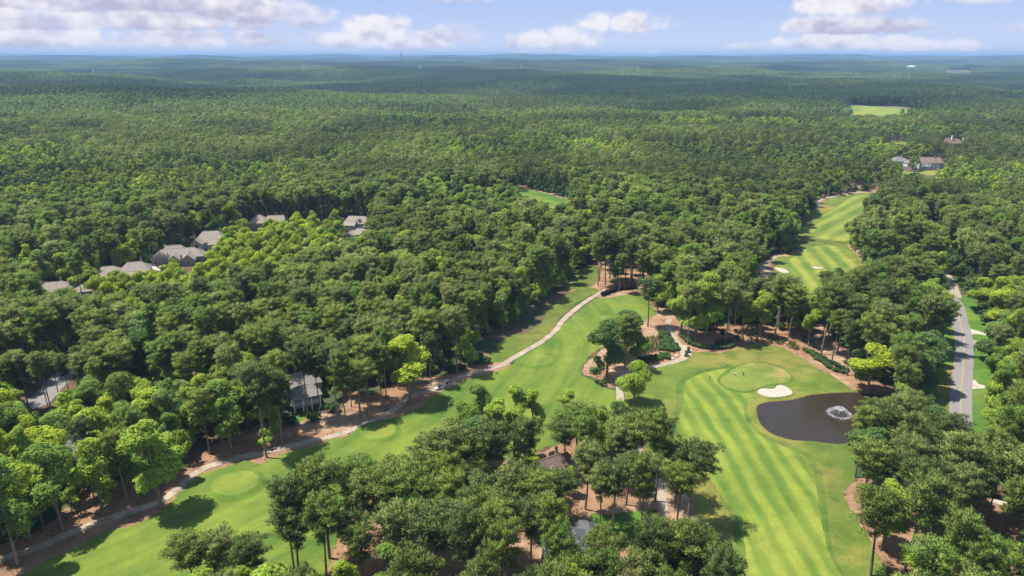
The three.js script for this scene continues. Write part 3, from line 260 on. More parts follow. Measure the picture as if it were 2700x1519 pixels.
function ribbon(pts, half, y, tex) {
  const n = pts.length, pos = [], uv = [], idx = [];
  for (let i = 0; i < n; i++) {
    const [ax, az] = pts[Math.max(0, i - 1)], [bx, bz] = pts[Math.min(n - 1, i + 1)], l = Math.hypot(bx - ax, bz - az) || 1, nx = -(bz - az) / l, nz = (bx - ax) / l, w = typeof half === 'function' ? half(i / (n - 1)) : half;
    for (const s of [-1, 1]) { const x = pts[i][0] + nx * w * s, z = pts[i][1] + nz * w * s; pos.push(x, y, z); uv.push(x / (tex?.userData.metres ?? 1), z / (tex?.userData.metres ?? 1)); }
    if (i) { const k = i * 2; idx.push(k - 2, k - 1, k, k, k - 1, k + 1); }
  }
  const g = new THREE.BufferGeometry(); g.setAttribute('position', new THREE.Float32BufferAttribute(pos, 3)); g.setAttribute('uv', new THREE.Float32BufferAttribute(uv, 2)); g.setIndex(idx); g.computeVertexNormals();
  if (g.attributes.normal.getY(0) < 0) { for (let i = 0; i < idx.length; i += 3) { const t = idx[i]; idx[i] = idx[i + 1]; idx[i + 1] = t; } g.setIndex(idx); g.computeVertexNormals(); }
  return g;
}
{ // the land itself
  const rings = 130, seg = 320, pos = [], uv = [], idx = [];
  for (let i = 0; i <= rings; i++) { const r = i < 20 ? i * 50 : 1000 * (26 ** ((i - 20) / (rings - 20))); for (let j = 0; j <= seg; j++) { const a = j / seg * Math.PI * 2, x = Math.cos(a) * r, z = Math.sin(a) * r; pos.push(x, terrain(x, z), z); uv.push(x / 300, z / 300); } }
  for (let i = 0; i < rings; i++) for (let j = 0; j < seg; j++) { const k = i * (seg + 1) + j; idx.push(k, k + 1, k + seg + 1, k + 1, k + seg + 2, k + seg + 1); }
  const g = new THREE.BufferGeometry(); g.setAttribute('position', new THREE.Float32BufferAttribute(pos, 3)); g.setAttribute('uv', new THREE.Float32BufferAttribute(uv, 2)); g.setIndex(idx); g.computeVertexNormals();
  if (g.attributes.normal.getY(5) < 0) { for (let i = 0; i < idx.length; i += 3) { const t = idx[i]; idx[i] = idx[i + 1]; idx[i + 1] = t; } g.setIndex(idx); g.computeVertexNormals(); }
  structure('ground', g, M.floor, 'wooded ground of leaf litter running out to the low ridges on the horizon');
}
const lay = (name, key, y, mat, label, rough = 0.5, x0 = 0, z0 = 0, step = 1.2) => structure(name, sheet(outline(PLAN[key], step, rough), y, mat.map, x0, z0), mat, label);
lay('pine_straw', 'strawLeft', 0.03, M.straw, 'brown pine straw bank along the left cart path', 0.9);
lay('pine_straw', 'strawBed', 0.03, M.straw, 'planted pine straw bed around the parked golf carts and above the pond', 0.5);
lay('pine_straw', 'strawClump', 0.03, M.straw, 'pine straw under the clump of pines at the end of the cart path', 0.9);
lay('pine_straw', 'strawFront', 0.03, M.straw, 'pine straw under the near stand between the two fairways', 0.9);
lay('pine_straw', 'strawNear', 0.03, M.straw, 'open pine straw at the near right of the striped fairway', 0.9);
lay('pine_straw', 'strawFarA', 0.03, M.straw, 'red straw strip behind the small far fairway', 1.2);
lay('pine_straw', 'strawFarB', 0.03, M.straw, 'straw on the right of the far lower fairway', 1.2);
lay('pine_straw', 'strawFarC', 0.03, M.straw, 'straw on the left of the far lower fairway', 1.2);
lay('pine_straw', 'strawFarD', 0.03, M.straw, 'straw along the far cart path', 1.2);
lay('lawn', 'lawnLeft', 0.07, M.leftLawn, 'mown grass of the left hole', 0.7, -150, -340);
lay('lawn', 'stripLeft', 0.07, M.olive, 'olive grass strip left of the upper cart path', 0.9);
lay('lawn', 'strawGrass', 0.06, M.olive, 'thin worn grass at the head of the cart path', 1.2);
lay('lawn', 'farLawn', 0.07, M.lawn, 'grass of the small far hole among the trees', 1.0);
lay('fairway', 'farFairway', 0.11, M.paleTurf, 'pale mown fairway of the small far hole', 0.6);
{ // the right lawn has a hole where the pond lies
  const shape = new THREE.Shape(outline(PLAN.lawnRight, 1.2, 0.4).map(([x, z]) => new THREE.Vector2(x, -z)));
  const g = new THREE.ShapeGeometry(shape); g.rotateX(-Math.PI / 2); g.translate(0, 0.07, 0); const p = g.attributes.position; for (let i = 0; i < p.count; i++) g.attributes.uv.setXY(i, p.getX(i) / 420, p.getZ(i) / 420);
  g.computeVertexNormals(); structure('lawn', g, M.rough, 'olive rough grass of the striped hole by the pond');
}
lay('fairway', 'fairway', 0.11, M.fairway, 'striped mown fairway curving past the pond', 0.45, 20, -250);
lay('green_collar', 'collar', 0.14, M.collar, 'dark ring of longer grass round the putting green', 0.3);
lay('putting_green', 'green', 0.17, M.green, 'smooth pale putting green with a flag', 0.12);
for (const [k, w, l] of [['ribbonLeft', 1.15, 'dark band of longer grass left of the striped fairway'], ['ribbonRight', 1.05, 'dark band of longer grass right of the striped fairway'], ['ribbonLow', 1.1, 'dark band of longer grass at the near left of the striped fairway']]) structure('rough_band', ribbon(outline(PLAN[k], 1.5, 0.25, false), (t) => w * (0.25 + 0.75 * Math.sin(Math.PI * Math.min(1, Math.max(0, t)))), 0.145, grassTex), M.collar, l);
lay('lawn', 'farHole', 0.07, M.olive, 'rough grass of the far striped hole', 0.9);
lay('fairway', 'farUpper', 0.11, M.farUpper, 'upper striped fairway of the far hole', 0.4, 120, -580);
lay('fairway', 'farLower', 0.11, M.farLower, 'lower striped fairway of the far hole', 0.4, 110, -430);
structure('ditch', ribbon(outline(PLAN.ditch, 1.5, 0.5, false), 1.1, 0.145, grassTex), M.collar, 'dark grassy ditch across the far hole');
lay('lawn', 'vergeLeft', 0.06, M.olive, 'grass verge on the pond side of the road', 0.6);
lay('lawn', 'vergeRight', 0.06, M.lawn, 'green verge on the far side of the road', 0.6);
lay('lawn', 'houseLawn', 0.07, M.lawn, 'bright garden lawn behind the grey-roofed house', 0.3);
lay('lawn', 'villaLawn', 0.07, M.lawn, 'garden lawn in front of the pillared house', 0.3);
lay('pasture', 'pasture', 0.3, M.pasture, 'bright green pasture among the far woods', 2, 0, 0, 8);
lay('lawn', 'houseMeadow', 0.07, M.pasture, 'yellowing lawn below the far white house', 1.0);
for (const k of ['farLawnA', 'farLawnB', 'farLawnC']) lay('lawn', k, 0.07, M.pasture, { farLawnA: 'sunlit far lawn beside a pale drive', farLawnB: 'small sunlit far lawn among dark trees', farLawnC: 'small far lawn above the hipped house' }[k], 1.0);
{ const g = sheet(outline(PLAN.meadow, 20, 4), 0, grassTex), p = g.attributes.position; for (let i = 0; i < p.count; i++) p.setY(i, terrain(p.getX(i), p.getZ(i)) + 2); structure('meadow', g, M.pasture, 'small pale meadow on the far right ridge'); }

// tees: low turf platforms on the left hole
function mound(x, z, rx, rz, turn, h, label) {
  const prof = [[1.35, 0], [1.25, h * 0.12], [1.12, h * 0.55], [1.0, h * 0.93], [0.9, h], [0.5, h * 1.02], [0, h * 1.03]], pos = [], uv = [], idx = [], seg = 48;
  prof.forEach(([r, y]) => { for (let j = 0; j <= seg; j++) { const a = j / seg * Math.PI * 2, k = r * (1 + 0.05 * (noise(Math.cos(a) * 2 + x, Math.sin(a) * 2 + z) - 0.5)), lx = Math.cos(a) * rx * k, lz = Math.sin(a) * rz * k, c = Math.cos(turn), s = Math.sin(turn), wx = x + lx * c - lz * s, wz = z + lx * s + lz * c; pos.push(wx, 0.075 + y, wz); uv.push((wx + 150) / 240, (wz + 340) / 240); } });
  for (let i = 0; i < prof.length - 1; i++) for (let j = 0; j < seg; j++) { const k = i * (seg + 1) + j; idx.push(k, k + seg + 1, k + 1, k + 1, k + seg + 1, k + seg + 2); }
  const g = new THREE.BufferGeometry(); g.setAttribute('position', new THREE.Float32BufferAttribute(pos, 3)); g.setAttribute('uv', new THREE.Float32BufferAttribute(uv, 2)); g.setIndex(idx); g.computeVertexNormals();
  const cut = 3 * seg * 6; g.addGroup(0, cut, 0); g.addGroup(cut, idx.length - cut, 1);
  const m = structure('tee', g, [M.bank, M.tee], label); return m;
}
mound(-74.6, -157.2, 6.1, 5.6, 0.1, 0.9, 'round raised tee nearest the left corner, beside the cart path bend');
mound(-41.5, -184.8, 5.6, 5.2, 0.2, 0.8, 'round raised tee where the cart path swings uphill');
mound(9.4, -236.7, 6.6, 5.0, -0.45, 0.35, 'long pale tee in the middle of the left hole');
mound(43.2, -280.4, 4.0, 4.2, 0, 0.3, 'small pale tee at the top of the left hole');

// bunkers: sand in a shallow dish with a turf lip
const sandTex = texture(512, 40, (x, z, c) => { const b = fbm(x * 1.3, z * 0.4, 4), g = cell(x * 2, z * 2), w = 0.9 + 0.16 * (b - 0.5) + 0.05 * (g - 0.5); const k = 0.94 + 0.06 * Math.sin((x * 0.8 + z * 0.6 + b * 2) * 14); c[0] = 0.60 * w * k; c[1] = 0.535 * w * k; c[2] = 0.435 * w * k; });
const sandMat = tint(sandTex);
function bunker(key, label, lip = 0.35, dry = false) {
  const pts = outline(PLAN[key], 0.6, 0.08), cx = pts.reduce((s, p) => s + p[0], 0) / pts.length, cz = pts.reduce((s, p) => s + p[1], 0) / pts.length;
  const b = structure('bunker', sheet(pts, 0.19, sandTex), sandMat, label), n = pts.length, pos = [], uv = [], idx = [];
  for (let i = 0; i <= n; i++) { const [x, z] = pts[i % n], l = Math.hypot(x - cx, z - cz), ux = (x - cx) / l, uz = (z - cz) / l; for (const [o, y] of [[-0.12, 0.15], [0.05, 0.18 + lip], [0.35, 0.17 + lip], [1.1, 0.12]]) { pos.push(x + ux * o, y, z + uz * o); uv.push((x + ux * o) / 420, (z + uz * o) / 420); } }
  for (let i = 0; i < n; i++) for (let j = 0; j < 3; j++) { const k = i * 4 + j; idx.push(k, k + 1, k + 4, k + 1, k + 5, k + 4); }
  const g = new THREE.BufferGeometry(); g.setAttribute('position', new THREE.Float32BufferAttribute(pos, 3)); g.setAttribute('uv', new THREE.Float32BufferAttribute(uv, 2)); g.setIndex(idx); g.computeVertexNormals();
  part('lip', g, M.rough, b);
}
bunker('bunker', 'kidney-shaped white sand bunker between the green and the pond', 0.3);
bunker('bunkerFarA', 'oval sand bunker at the left of the far lower fairway', 0.2);
bunker('bunkerFarB', 'thin white sand bunker in the middle of the far lower fairway', 0.2);
bunker('bunkerFarC', 'sand bunker half hidden by pines right of the far lower fairway', 0.2);

// pond
const rippleTex = texture(1024, 24, (x, z, c) => { const a = fbm(x * 0.55, z * 0.95, 4) * 0.75 + fbm(x * 0.16 + 9, z * 0.25, 3) * 0.25; c[0] = c[1] = c[2] = a; }); rippleTex.colorSpace = THREE.NoColorSpace;
const waterMat = new THREE.MeshPhysicalMaterial({ color: new THREE.Color().setRGB(0.036, 0.027, 0.0175), roughness: 0.03, bumpMap: rippleTex, bumpScale: 0.13, ior: 1.33, specularIntensity: 1 });
{
  const pts = outline(PLAN.pond, 1, 0.15); structure('pond', sheet(pts, 0.17, rippleTex), waterMat, 'dark brown pond with a fountain beside the striped fairway');
  const n = pts.length, pos = [], uv = [], idx = [], cx = 104, cz = -195;
  for (let i = 0; i <= n; i++) { const [x, z] = pts[i % n], l = Math.hypot(x - cx, z - cz), ux = (x - cx) / l, uz = (z - cz) / l; for (const [o, y] of [[-0.1, 0.1], [0.2, 0.3], [0.7, 0.42], [2.4, 0.12]]) { pos.push(x + ux * o, y, z + uz * o); uv.push((x + ux * o) / 420, (z + uz * o) / 420); } }
  for (let i = 0; i < n; i++) for (let j = 0; j < 3; j++) { const k = i * 4 + j; idx.push(k, k + 1, k + 4, k + 1, k + 5, k + 4); }
  const mk = (a, b) => { const g = new THREE.BufferGeometry(), sub = []; g.setAttribute('position', new THREE.Float32BufferAttribute(pos, 3)); g.setAttribute('uv', new THREE.Float32BufferAttribute(uv, 2)); for (let i = 0; i < n; i++) for (let j = a; j < b; j++) { const k = i * 4 + j; sub.push(k, k + 1, k + 4, k + 1, k + 5, k + 4); } g.setIndex(sub); g.computeVertexNormals(); return g; };
  structure('pond_bank', mk(0, 1), std(0.20, 0.10, 0.045, 0.9), 'bare red earth edge of the pond');
  structure('pond_bank', mk(1, 3), M.rough, 'grassy rim of the pond');
}

// ---- paths of cast concrete slabs, the road, drives ----
const concreteTex = texture(512, 60, (x, z, c) => { const a = fbm(x / 3, z / 3, 4), b = fbm(x * 2, z * 2, 3), stain = smooth(0.56, 0.75, fbm(x / 1.4 + 40, z / 1.4, 4)), w = 0.82 + 0.22 * a + 0.12 * b - 0.28 * stain; c[0] = 0.44 * w; c[1] = 0.365 * w; c[2] = 0.27 * w; });
const slabMats = [tint(concreteTex, 1, 1, 1), tint(concreteTex, 0.9, 0.9, 0.92), tint(concreteTex, 1.1, 1.08, 1.04), tint(concreteTex, 0.96, 0.95, 0.9)];
function slabPath(key, half, slab, label) {
  const root = new THREE.Group(); root.name = numbered('cart_path'); root.userData = { kind: 'structure', label }; scene.add(root);
  const pts = outline(PLAN[key], 0.75, 0.0, false), r = rng(key.length * 31), per = Math.max(2, Math.round(slab / 0.75)), gap = 0.03;
  for (let i = 0; i + per < pts.length; i += per) {
    const seg = pts.slice(i, i + per + 1).map((p) => [...p]), n = seg.length - 1, t0 = gap / Math.hypot(seg[1][0] - seg[0][0], seg[1][1] - seg[0][1]);
    seg[0] = [mix(seg[0][0], seg[1][0], t0), mix(seg[0][1], seg[1][1], t0)];
    const lift = 0.13 + r() * 0.018, pos = [], uv = [], idx = [];
    const e = seg.map((p, k) => { const a = pts[Math.max(0, i + k - 1)], b = pts[Math.min(pts.length - 1, i + k + 1)], l = Math.hypot(b[0] - a[0], b[1] - a[1]) || 1; return [-(b[1] - a[1]) / l, (b[0] - a[0]) / l]; });
    for (let k = 0; k <= n; k++) for (const [o, y] of [[-half, 0.0], [-half, lift - 0.015], [-half + 0.02, lift], [half - 0.02, lift], [half, lift - 0.015], [half, 0.0]]) { const x = seg[k][0] + e[k][0] * o, z = seg[k][1] + e[k][1] * o; pos.push(x, y, z); uv.push(x / 60, z / 60); }
    for (let k = 0; k < n; k++) for (let j = 0; j < 5; j++) { const q = k * 6 + j; idx.push(q, q + 1, q + 6, q + 1, q + 7, q + 6); }
    for (const q of [0, n * 6]) idx.push(q, q + 5, q + 1, q + 1, q + 5, q + 4, q + 1, q + 4, q + 2, q + 2, q + 4, q + 3);
    const g = new THREE.BufferGeometry(); g.setAttribute('position', new THREE.Float32BufferAttribute(pos, 3)); g.setAttribute('uv', new THREE.Float32BufferAttribute(uv, 2)); g.setIndex(idx); const f = g.toNonIndexed(); f.computeVertexNormals();
    if (f.attributes.normal.getY(12) < 0) { const p = f.attributes.position, u = f.attributes.uv; for (let t = 0; t < p.count; t += 3) { const a = [p.getX(t), p.getY(t), p.getZ(t), u.getX(t), u.getY(t)]; p.setXYZ(t, p.getX(t + 1), p.getY(t + 1), p.getZ(t + 1)); u.setXY(t, u.getX(t + 1), u.getY(t + 1)); p.setXYZ(t + 1, a[0], a[1], a[2]); u.setXY(t + 1, a[3], a[4]); } f.computeVertexNormals(); }
    part('slab', f, slabMats[Math.floor(r() * 4)], root);
  }
}
slabPath('pathMain', 1.25, 3.2, 'long pale concrete cart path winding up the left hole');
slabPath('pathRight', 1.25, 3.2, 'concrete cart path round the planted bed and down beside the near stand');
slabPath('pathFar', 1.6, 6, 'far cart path along the top of the striped hole');
slabPath('pathFarB', 1.5, 5, 'looping cart path left of the far lower fairway');
structure('cart_apron', sheet(outline(PLAN.apron, 0.8, 0.05), 0.155, concreteTex), slabMats[2], 'widened concrete apron where two golf carts are parked');
const asphaltTex = texture(1024, 120, (x, z, c) => { const a = fbm(x / 5, z / 9, 4), b = cell(x * 3, z * 3), w = 0.86 + 0.24 * a + 0.12 * (b - 0.5), crack = smooth(0.505, 0.5, Math.abs(fbm(x / 4 + 3, z / 4 + 70, 4) - 0.5) + 0.495) * 0.0; c[0] = 0.265 * w - crack; c[1] = 0.245 * w - crack; c[2] = 0.225 * w - crack; });
const asphalt = tint(asphaltTex);
const roadLine = outline(PLAN.road, 2, 0, false);
structure('lawn', ribbon(roadLine, (t) => 8.6 + 2 * noise(t * 40, 3), 0.05, grassTex), M.lawn, 'broad grass shoulder on both sides of the road');
structure('road', ribbon(roadLine, 3.2, 0.12, asphaltTex), asphalt, 'grey asphalt road running along the right past the pond');
for (const off of [-0.14, 0.14]) structure('road_marking', ribbon(roadLine.map((p, i) => { const a = roadLine[Math.max(0, i - 1)], b = roadLine[Math.min(roadLine.length - 1, i + 1)], l = Math.hypot(b[0] - a[0], b[1] - a[1]); return [p[0] - (b[1] - a[1]) / l * off, p[1] + (b[0] - a[0]) / l * off]; }), 0.06, 0.128, null), std(0.42, 0.31, 0.11, 0.8), off < 0 ? 'left stripe of the double yellow centre line' : 'right stripe of the double yellow centre line');
structure('road', ribbon(outline(PLAN.roadFar, 2, 0, false), 3.2, 0.12, asphaltTex), slabMats[1], 'far glimpse of the same road between the trees');
const driveMat = tint(concreteTex, 1.3, 1.36, 1.5);
for (const [k, m, l] of [['driveA', driveMat, 'white concrete drive off the far end of the road'], ['driveB', slabMats[1], 'brown gravel drive off the road'], ['driveC', driveMat, 'white concrete drive halfway along the road'], ['rightDrive', driveMat, 'white drive behind the pines at the right edge'], ['carPark', asphalt, 'grey car park lane glimpsed through the pines on the left'], ['villaCourt', slabMats[1], 'pale parking court among the yellow-green trees'], ['villaPad', driveMat, 'pale paved pad beside the long villa']]) structure('drive', sheet(outline(PLAN[k], 1, 0.1), 0.10, concreteTex), m, l);
structure('track', ribbon(outline(PLAN.pastureTrack, 8, 0.5, false), 4, 0.36, concreteTex), driveMat, 'pale track along the back of the far pasture');
// ---- trees ----
// a soup of small leaf-sized faces; each takes the direction of its clump for its normal, half and half with its own
class Leaves {
  constructor() { this.p = []; this.n = []; this.c = []; }
  tri(a, b, c, nx, ny, nz, col) {
    const ux = b[0] - a[0], uy = b[1] - a[1], uz = b[2] - a[2], vx = c[0] - a[0], vy = c[1] - a[1], vz = c[2] - a[2]; // wind each face to agree with its normal
    if ((uy * vz - uz * vy) * nx + (uz * vx - ux * vz) * ny + (ux * vy - uy * vx) * nz < 0) this.p.push(...a, ...c, ...b); else this.p.push(...a, ...b, ...c); for (let i = 0; i < 3; i++) { this.n.push(nx, ny, nz); this.c.push(...col); } }
  geo() { const g = new THREE.BufferGeometry(); g.setAttribute('position', new THREE.Float32BufferAttribute(this.p, 3)); g.setAttribute('normal', new THREE.Float32BufferAttribute(this.n, 3)); g.setAttribute('color', new THREE.Float32BufferAttribute(this.c, 3)); return g; }
}
function unit(r) { const z = r() * 2 - 1, a = r() * Math.PI * 2, s = Math.sqrt(1 - z * z); return [s * Math.cos(a), z, s * Math.sin(a)]; }
const norm3 = (x, y, z) => { const l = Math.hypot(x, y, z) || 1; return [x / l, y / l, z / l]; };
// one leaf face at p, lying across direction d, of size s
function leafFace(L, r, p, d, s, stretch, nrm, col) {
  const q = unit(r); let u = norm3(d[1] * q[2] - d[2] * q[1], d[2] * q[0] - d[0] * q[2], d[0] * q[1] - d[1] * q[0]); const v = [d[1] * u[2] - d[2] * u[1], d[2] * u[0] - d[0] * u[2], d[0] * u[1] - d[1] * u[0]], w = s / stretch;
  const A = [p[0] + u[0] * s * 0.6, p[1] + u[1] * s * 0.6, p[2] + u[2] * s * 0.6], B = [p[0] - u[0] * s * 0.4 + v[0] * w * 0.5, p[1] - u[1] * s * 0.4 + v[1] * w * 0.5, p[2] - u[2] * s * 0.4 + v[2] * w * 0.5], C = [p[0] - u[0] * s * 0.4 - v[0] * w * 0.5, p[1] - u[1] * s * 0.4 - v[1] * w * 0.5, p[2] - u[2] * s * 0.4 - v[2] * w * 0.5];
  L.tri(A, B, C, ...nrm, col);
}
function clump(L, r, cx, cy, cz, rad, flat, count, size, stretch, tone, shell = 0.45) {
  for (let i = 0; i < count; i++) {
    const d = unit(r), k = shell + (1 - shell) * Math.cbrt(r()); if (d[1] < -0.35 && r() < 0.6) d[1] = -d[1];
    const p = [cx + d[0] * rad * k, cy + d[1] * rad * k * flat, cz + d[2] * rad * k], t = unit(r);
    const face = norm3(d[0] + t[0] * 0.9, d[1] + t[1] * 0.9 + 0.35, d[2] + t[2] * 0.9), n = norm3(face[0] * 0.3 + d[0] * 0.7, face[1] * 0.3 + d[1] * 0.7 + 0.15, face[2] * 0.3 + d[2] * 0.7);
    const w = tone * (0.82 + 0.36 * r()), y = (r() - 0.5) * 0.16;
    leafFace(L, r, p, face, size * (0.7 + 0.6 * r()), stretch, n, [w * (1 + y), w, w * (1 - y)]);
  }
}
// needles: thin blades that point out of the tuft
function tuft(L, r, cx, cy, cz, rad, flat, count, len, wid, tone) {
  for (let i = 0; i < count; i++) {
    const d = unit(r); if (d[1] < -0.1) d[1] *= -0.7; const e = norm3(d[0], d[1] * flat + 0.25, d[2]), k = rad * (0.25 + 0.6 * r());
    const p = [cx + d[0] * k, cy + d[1] * k * flat, cz + d[2] * k], q = unit(r), u = norm3(e[1] * q[2] - e[2] * q[1], e[2] * q[0] - e[0] * q[2], e[0] * q[1] - e[1] * q[0]), l = len * (0.7 + 0.6 * r()), w = wid * (0.7 + 0.6 * r()) * 0.5;
    const nn = norm3(d[0] * 0.75 + q[0] * 0.25, d[1] * 0.75 + 0.2 + q[1] * 0.25, d[2] * 0.75 + q[2] * 0.25), t = tone * (0.8 + 0.4 * r()), y = (r() - 0.5) * 0.14;
    L.tri([p[0] + e[0] * l, p[1] + e[1] * l, p[2] + e[2] * l], [p[0] + u[0] * w, p[1] + u[1] * w, p[2] + u[2] * w], [p[0] - u[0] * w, p[1] - u[1] * w, p[2] - u[2] * w], ...nn, [t * (1 + y), t, t * (1 - y)]);
  }
}
function limb(pts, r0, r1, sides = 5) { // tapered tube through points
  const pos = [], nor = [], idx = [], n = pts.length;
  for (let i = 0; i < n; i++) {
    const a = pts[Math.max(0, i - 1)], b = pts[Math.min(n - 1, i + 1)], d = norm3(b[0] - a[0], b[1] - a[1], b[2] - a[2]), h = Math.abs(d[1]) > 0.9 ? [1, 0, 0] : [0, 1, 0];
    const u = norm3(d[1] * h[2] - d[2] * h[1], d[2] * h[0] - d[0] * h[2], d[0] * h[1] - d[1] * h[0]), v = [d[1] * u[2] - d[2] * u[1], d[2] * u[0] - d[0] * u[2], d[0] * u[1] - d[1] * u[0]], rad = mix(r0, r1, i / (n - 1));
    for (let j = 0; j < sides; j++) { const t = j / sides * Math.PI * 2, c = Math.cos(t), s = Math.sin(t), q = [u[0] * c + v[0] * s, u[1] * c + v[1] * s, u[2] * c + v[2] * s]; pos.push(pts[i][0] + q[0] * rad, pts[i][1] + q[1] * rad, pts[i][2] + q[2] * rad); nor.push(...q); }
    if (i) for (let j = 0; j < sides; j++) { const k = (i - 1) * sides, j2 = (j + 1) % sides; idx.push(k + j, k + j2, k + sides + j, k + j2, k + sides + j2, k + sides + j); }
  }
  const g = new THREE.BufferGeometry(); g.setAttribute('position', new THREE.Float32BufferAttribute(pos, 3)); g.setAttribute('normal', new THREE.Float32BufferAttribute(nor, 3)); g.setIndex(idx); return g;
}
// every prototype: 22 m tall, crown about 4 m in radius; scaled to each tree
function makePine(seed, lod) {
  const r = rng(seed), L = new Leaves(), wood = [], H = 22, lean = [(r() - 0.5) * 1.6, (r() - 0.5) * 1.6], sway = r() * 6;
  const axis = (y) => { const t = y / H; return [lean[0] * t * t + Math.sin(t * 5 + sway) * 0.16, y, lean[1] * t * t + Math.cos(t * 4 + sway) * 0.16]; };
  const n = lod === 0 ? 9 : 4, tp = []; for (let i = 0; i <= n; i++) tp.push(axis(H * 0.965 * i / n)); wood.push(limb(tp, 0.3, 0.07, lod === 0 ? 7 : 4));
  const baseY = H * (0.5 + 0.1 * r()), whorls = lod === 0 ? 34 : 17; let az = r() * 6;
  for (let i = 0; i < whorls; i++) {
    const t = i / (whorls - 1), y = mix(baseY, H * 0.985, t ** 0.82), prof = Math.sin(Math.PI * Math.min(1, 0.22 + 0.62 * t)) * (t > 0.86 ? mix(1, 0.45, (t - 0.86) / 0.14) : 1), sparse = t < 0.25 ? 0.55 + 0.5 * r() : 1;
    az += 2.4 + (r() - 0.5) * 0.9; const len = 4.15 * prof * (0.66 + 0.56 * r()) * sparse, rise = len * (0.1 + 0.35 * t + 0.2 * r()), o = axis(y), dx = Math.cos(az), dz = Math.sin(az);
    const tip = [o[0] + dx * len, y + rise, o[2] + dz * len], midp = [o[0] + dx * len * 0.5, y + rise * 0.3, o[2] + dz * len * 0.5];
    if (lod === 0) wood.push(limb([o, midp, tip], 0.085, 0.025, 4));
    const tone = 0.86 + 0.28 * r(), cnt = Math.max(1, Math.round((lod === 0 ? 1.1 : 0.75) * len * (lod === 0 ? 1 : 0.6)));
    for (let k = 0; k <= cnt; k++) {
      const f = 1 - k / (cnt + 1) * 0.72, side = (r() - 0.5) * len * 0.6, rad = (0.86 + 0.5 * r()) * (lod === 0 ? 1 : 1.25), x = mix(o[0], tip[0], f) - dz * side, yy = mix(y, tip[1], f) + (r() - 0.3) * 0.5, z = mix(o[2], tip[2], f) + dx * side;
      if (lod === 0) tuft(L, r, x, yy, z, rad, 1.05, 64, 0.52, 0.2, tone); else tuft(L, r, x, yy, z, rad, 1.05, 16, 0.95, 0.55, tone);
    }
  }
  const top = axis(H * 0.97); if (lod === 0) for (let k = 0; k < 5; k++) tuft(L, r, top[0] + (r() - 0.5) * 1.4, top[1] + (r() - 0.4) * 0.8, top[2] + (r() - 0.5) * 1.4, 0.9, 0.7, 46, 0.62, 0.2, 1); else tuft(L, r, ...top, 1.3, 0.7, 16, 0.95, 0.55, 1);
  if (lod === 0) for (let k = 0; k < 5; k++) { const y = H * (0.32 + 0.2 * r()), a = r() * 6.3, l = 0.8 + r() * 1.6, o = axis(y); wood.push(limb([o, [o[0] + Math.cos(a) * l, y + 0.2, o[2] + Math.sin(a) * l]], 0.05, 0.015, 3)); }
  return { crown: L.geo(), wood: mergeGeometries(wood) };
}
function makeBroad(seed, lod, shape) {
  const r = rng(seed), L = new Leaves(), wood = [], low = shape === 'low', H = low ? 11 : 22, narrow = shape === 'narrow', R = narrow ? 3.2 : 4.4, y0 = narrow ? 4.5 : low ? 1.4 : H * (0.17 + 0.08 * r()), yc = mix(y0, H, 0.5), hy = (H - y0) / 2;
  const n = lod === 0 ? 6 : 3, tp = [], bx = (r() - 0.5) * 1.2, bz = (r() - 0.5) * 1.2; for (let i = 0; i <= n; i++) { const t = i / n; tp.push([bx * t * t, H * 0.8 * t, bz * t * t]); } wood.push(limb(tp, low ? 0.2 : 0.34, 0.08, lod === 0 ? 7 : 4));
  // big boughs first, each a lobe of the crown, then clumps over each lobe
  const lobes = lod === 0 ? (narrow ? 25 : 30) : 13;
  for (let i = 0; i < lobes; i++) {
    let d = unit(r); if (i === 0) d = [0, 1, 0]; else { const q = mix(-0.85, 0.95, ((i * 0.618) % 1)), a = i * 2.4 + r(), c = Math.sqrt(1 - q * q); d = [c * Math.cos(a), q, c * Math.sin(a)]; } const k = 0.36 + 0.46 * r(), wv = narrow ? 1 : (d[1] > 0 ? 1 - 0.18 * d[1] : 1 + 0.12 * d[1]);
    const x = d[0] * R * k * wv, y = yc + d[1] * hy * (0.68 + 0.2 * r()), z = d[2] * R * k * wv, lr = R * (0.37 + 0.17 * r()) * (narrow ? 0.95 : 1), tone = 0.86 + 0.28 * r();
    if (lod === 0) { const f = Math.min(0.95, Math.max(0.3, (y - 2.5) / (H * 0.8))), o = [bx * f * f, Math.min(H * 0.78, y - 1.2 - r() * 2), bz * f * f]; wood.push(limb([o, [mix(o[0], x, 0.5), mix(o[1], y, 0.4), mix(o[2], z, 0.5)], [x, y, z]], 0.12, 0.03, 4)); }
    const cl = lod === 0 ? 7 : 3;
    for (let j = 0; j < cl; j++) { const e = unit(r), rad = lr * (0.46 + 0.22 * r()); clump(L, r, x + e[0] * lr * 0.68, y + Math.abs(e[1]) * lr * 0.6 - lr * 0.1, z + e[2] * lr * 0.68, rad * (lod === 0 ? 1 : 1.15), 1.05, lod === 0 ? 62 : 20, lod === 0 ? 0.5 : 0.98, 1.35, tone * (0.92 + 0.16 * r())); }
  }
  return { crown: L.geo(), wood: mergeGeometries(wood) };
}
function makeShrub(seed, count, size) { const r = rng(seed), L = new Leaves(); for (let i = 0; i < 9; i++) { const a = r() * 6.3, q = Math.sqrt(r()) * 0.62; clump(L, r, Math.cos(a) * q, 0.5 + 0.25 * r() * (1 - q), Math.sin(a) * q, 0.42, 0.85, count, size, 1.5, 0.85 + 0.3 * r()); } return L.geo(); }

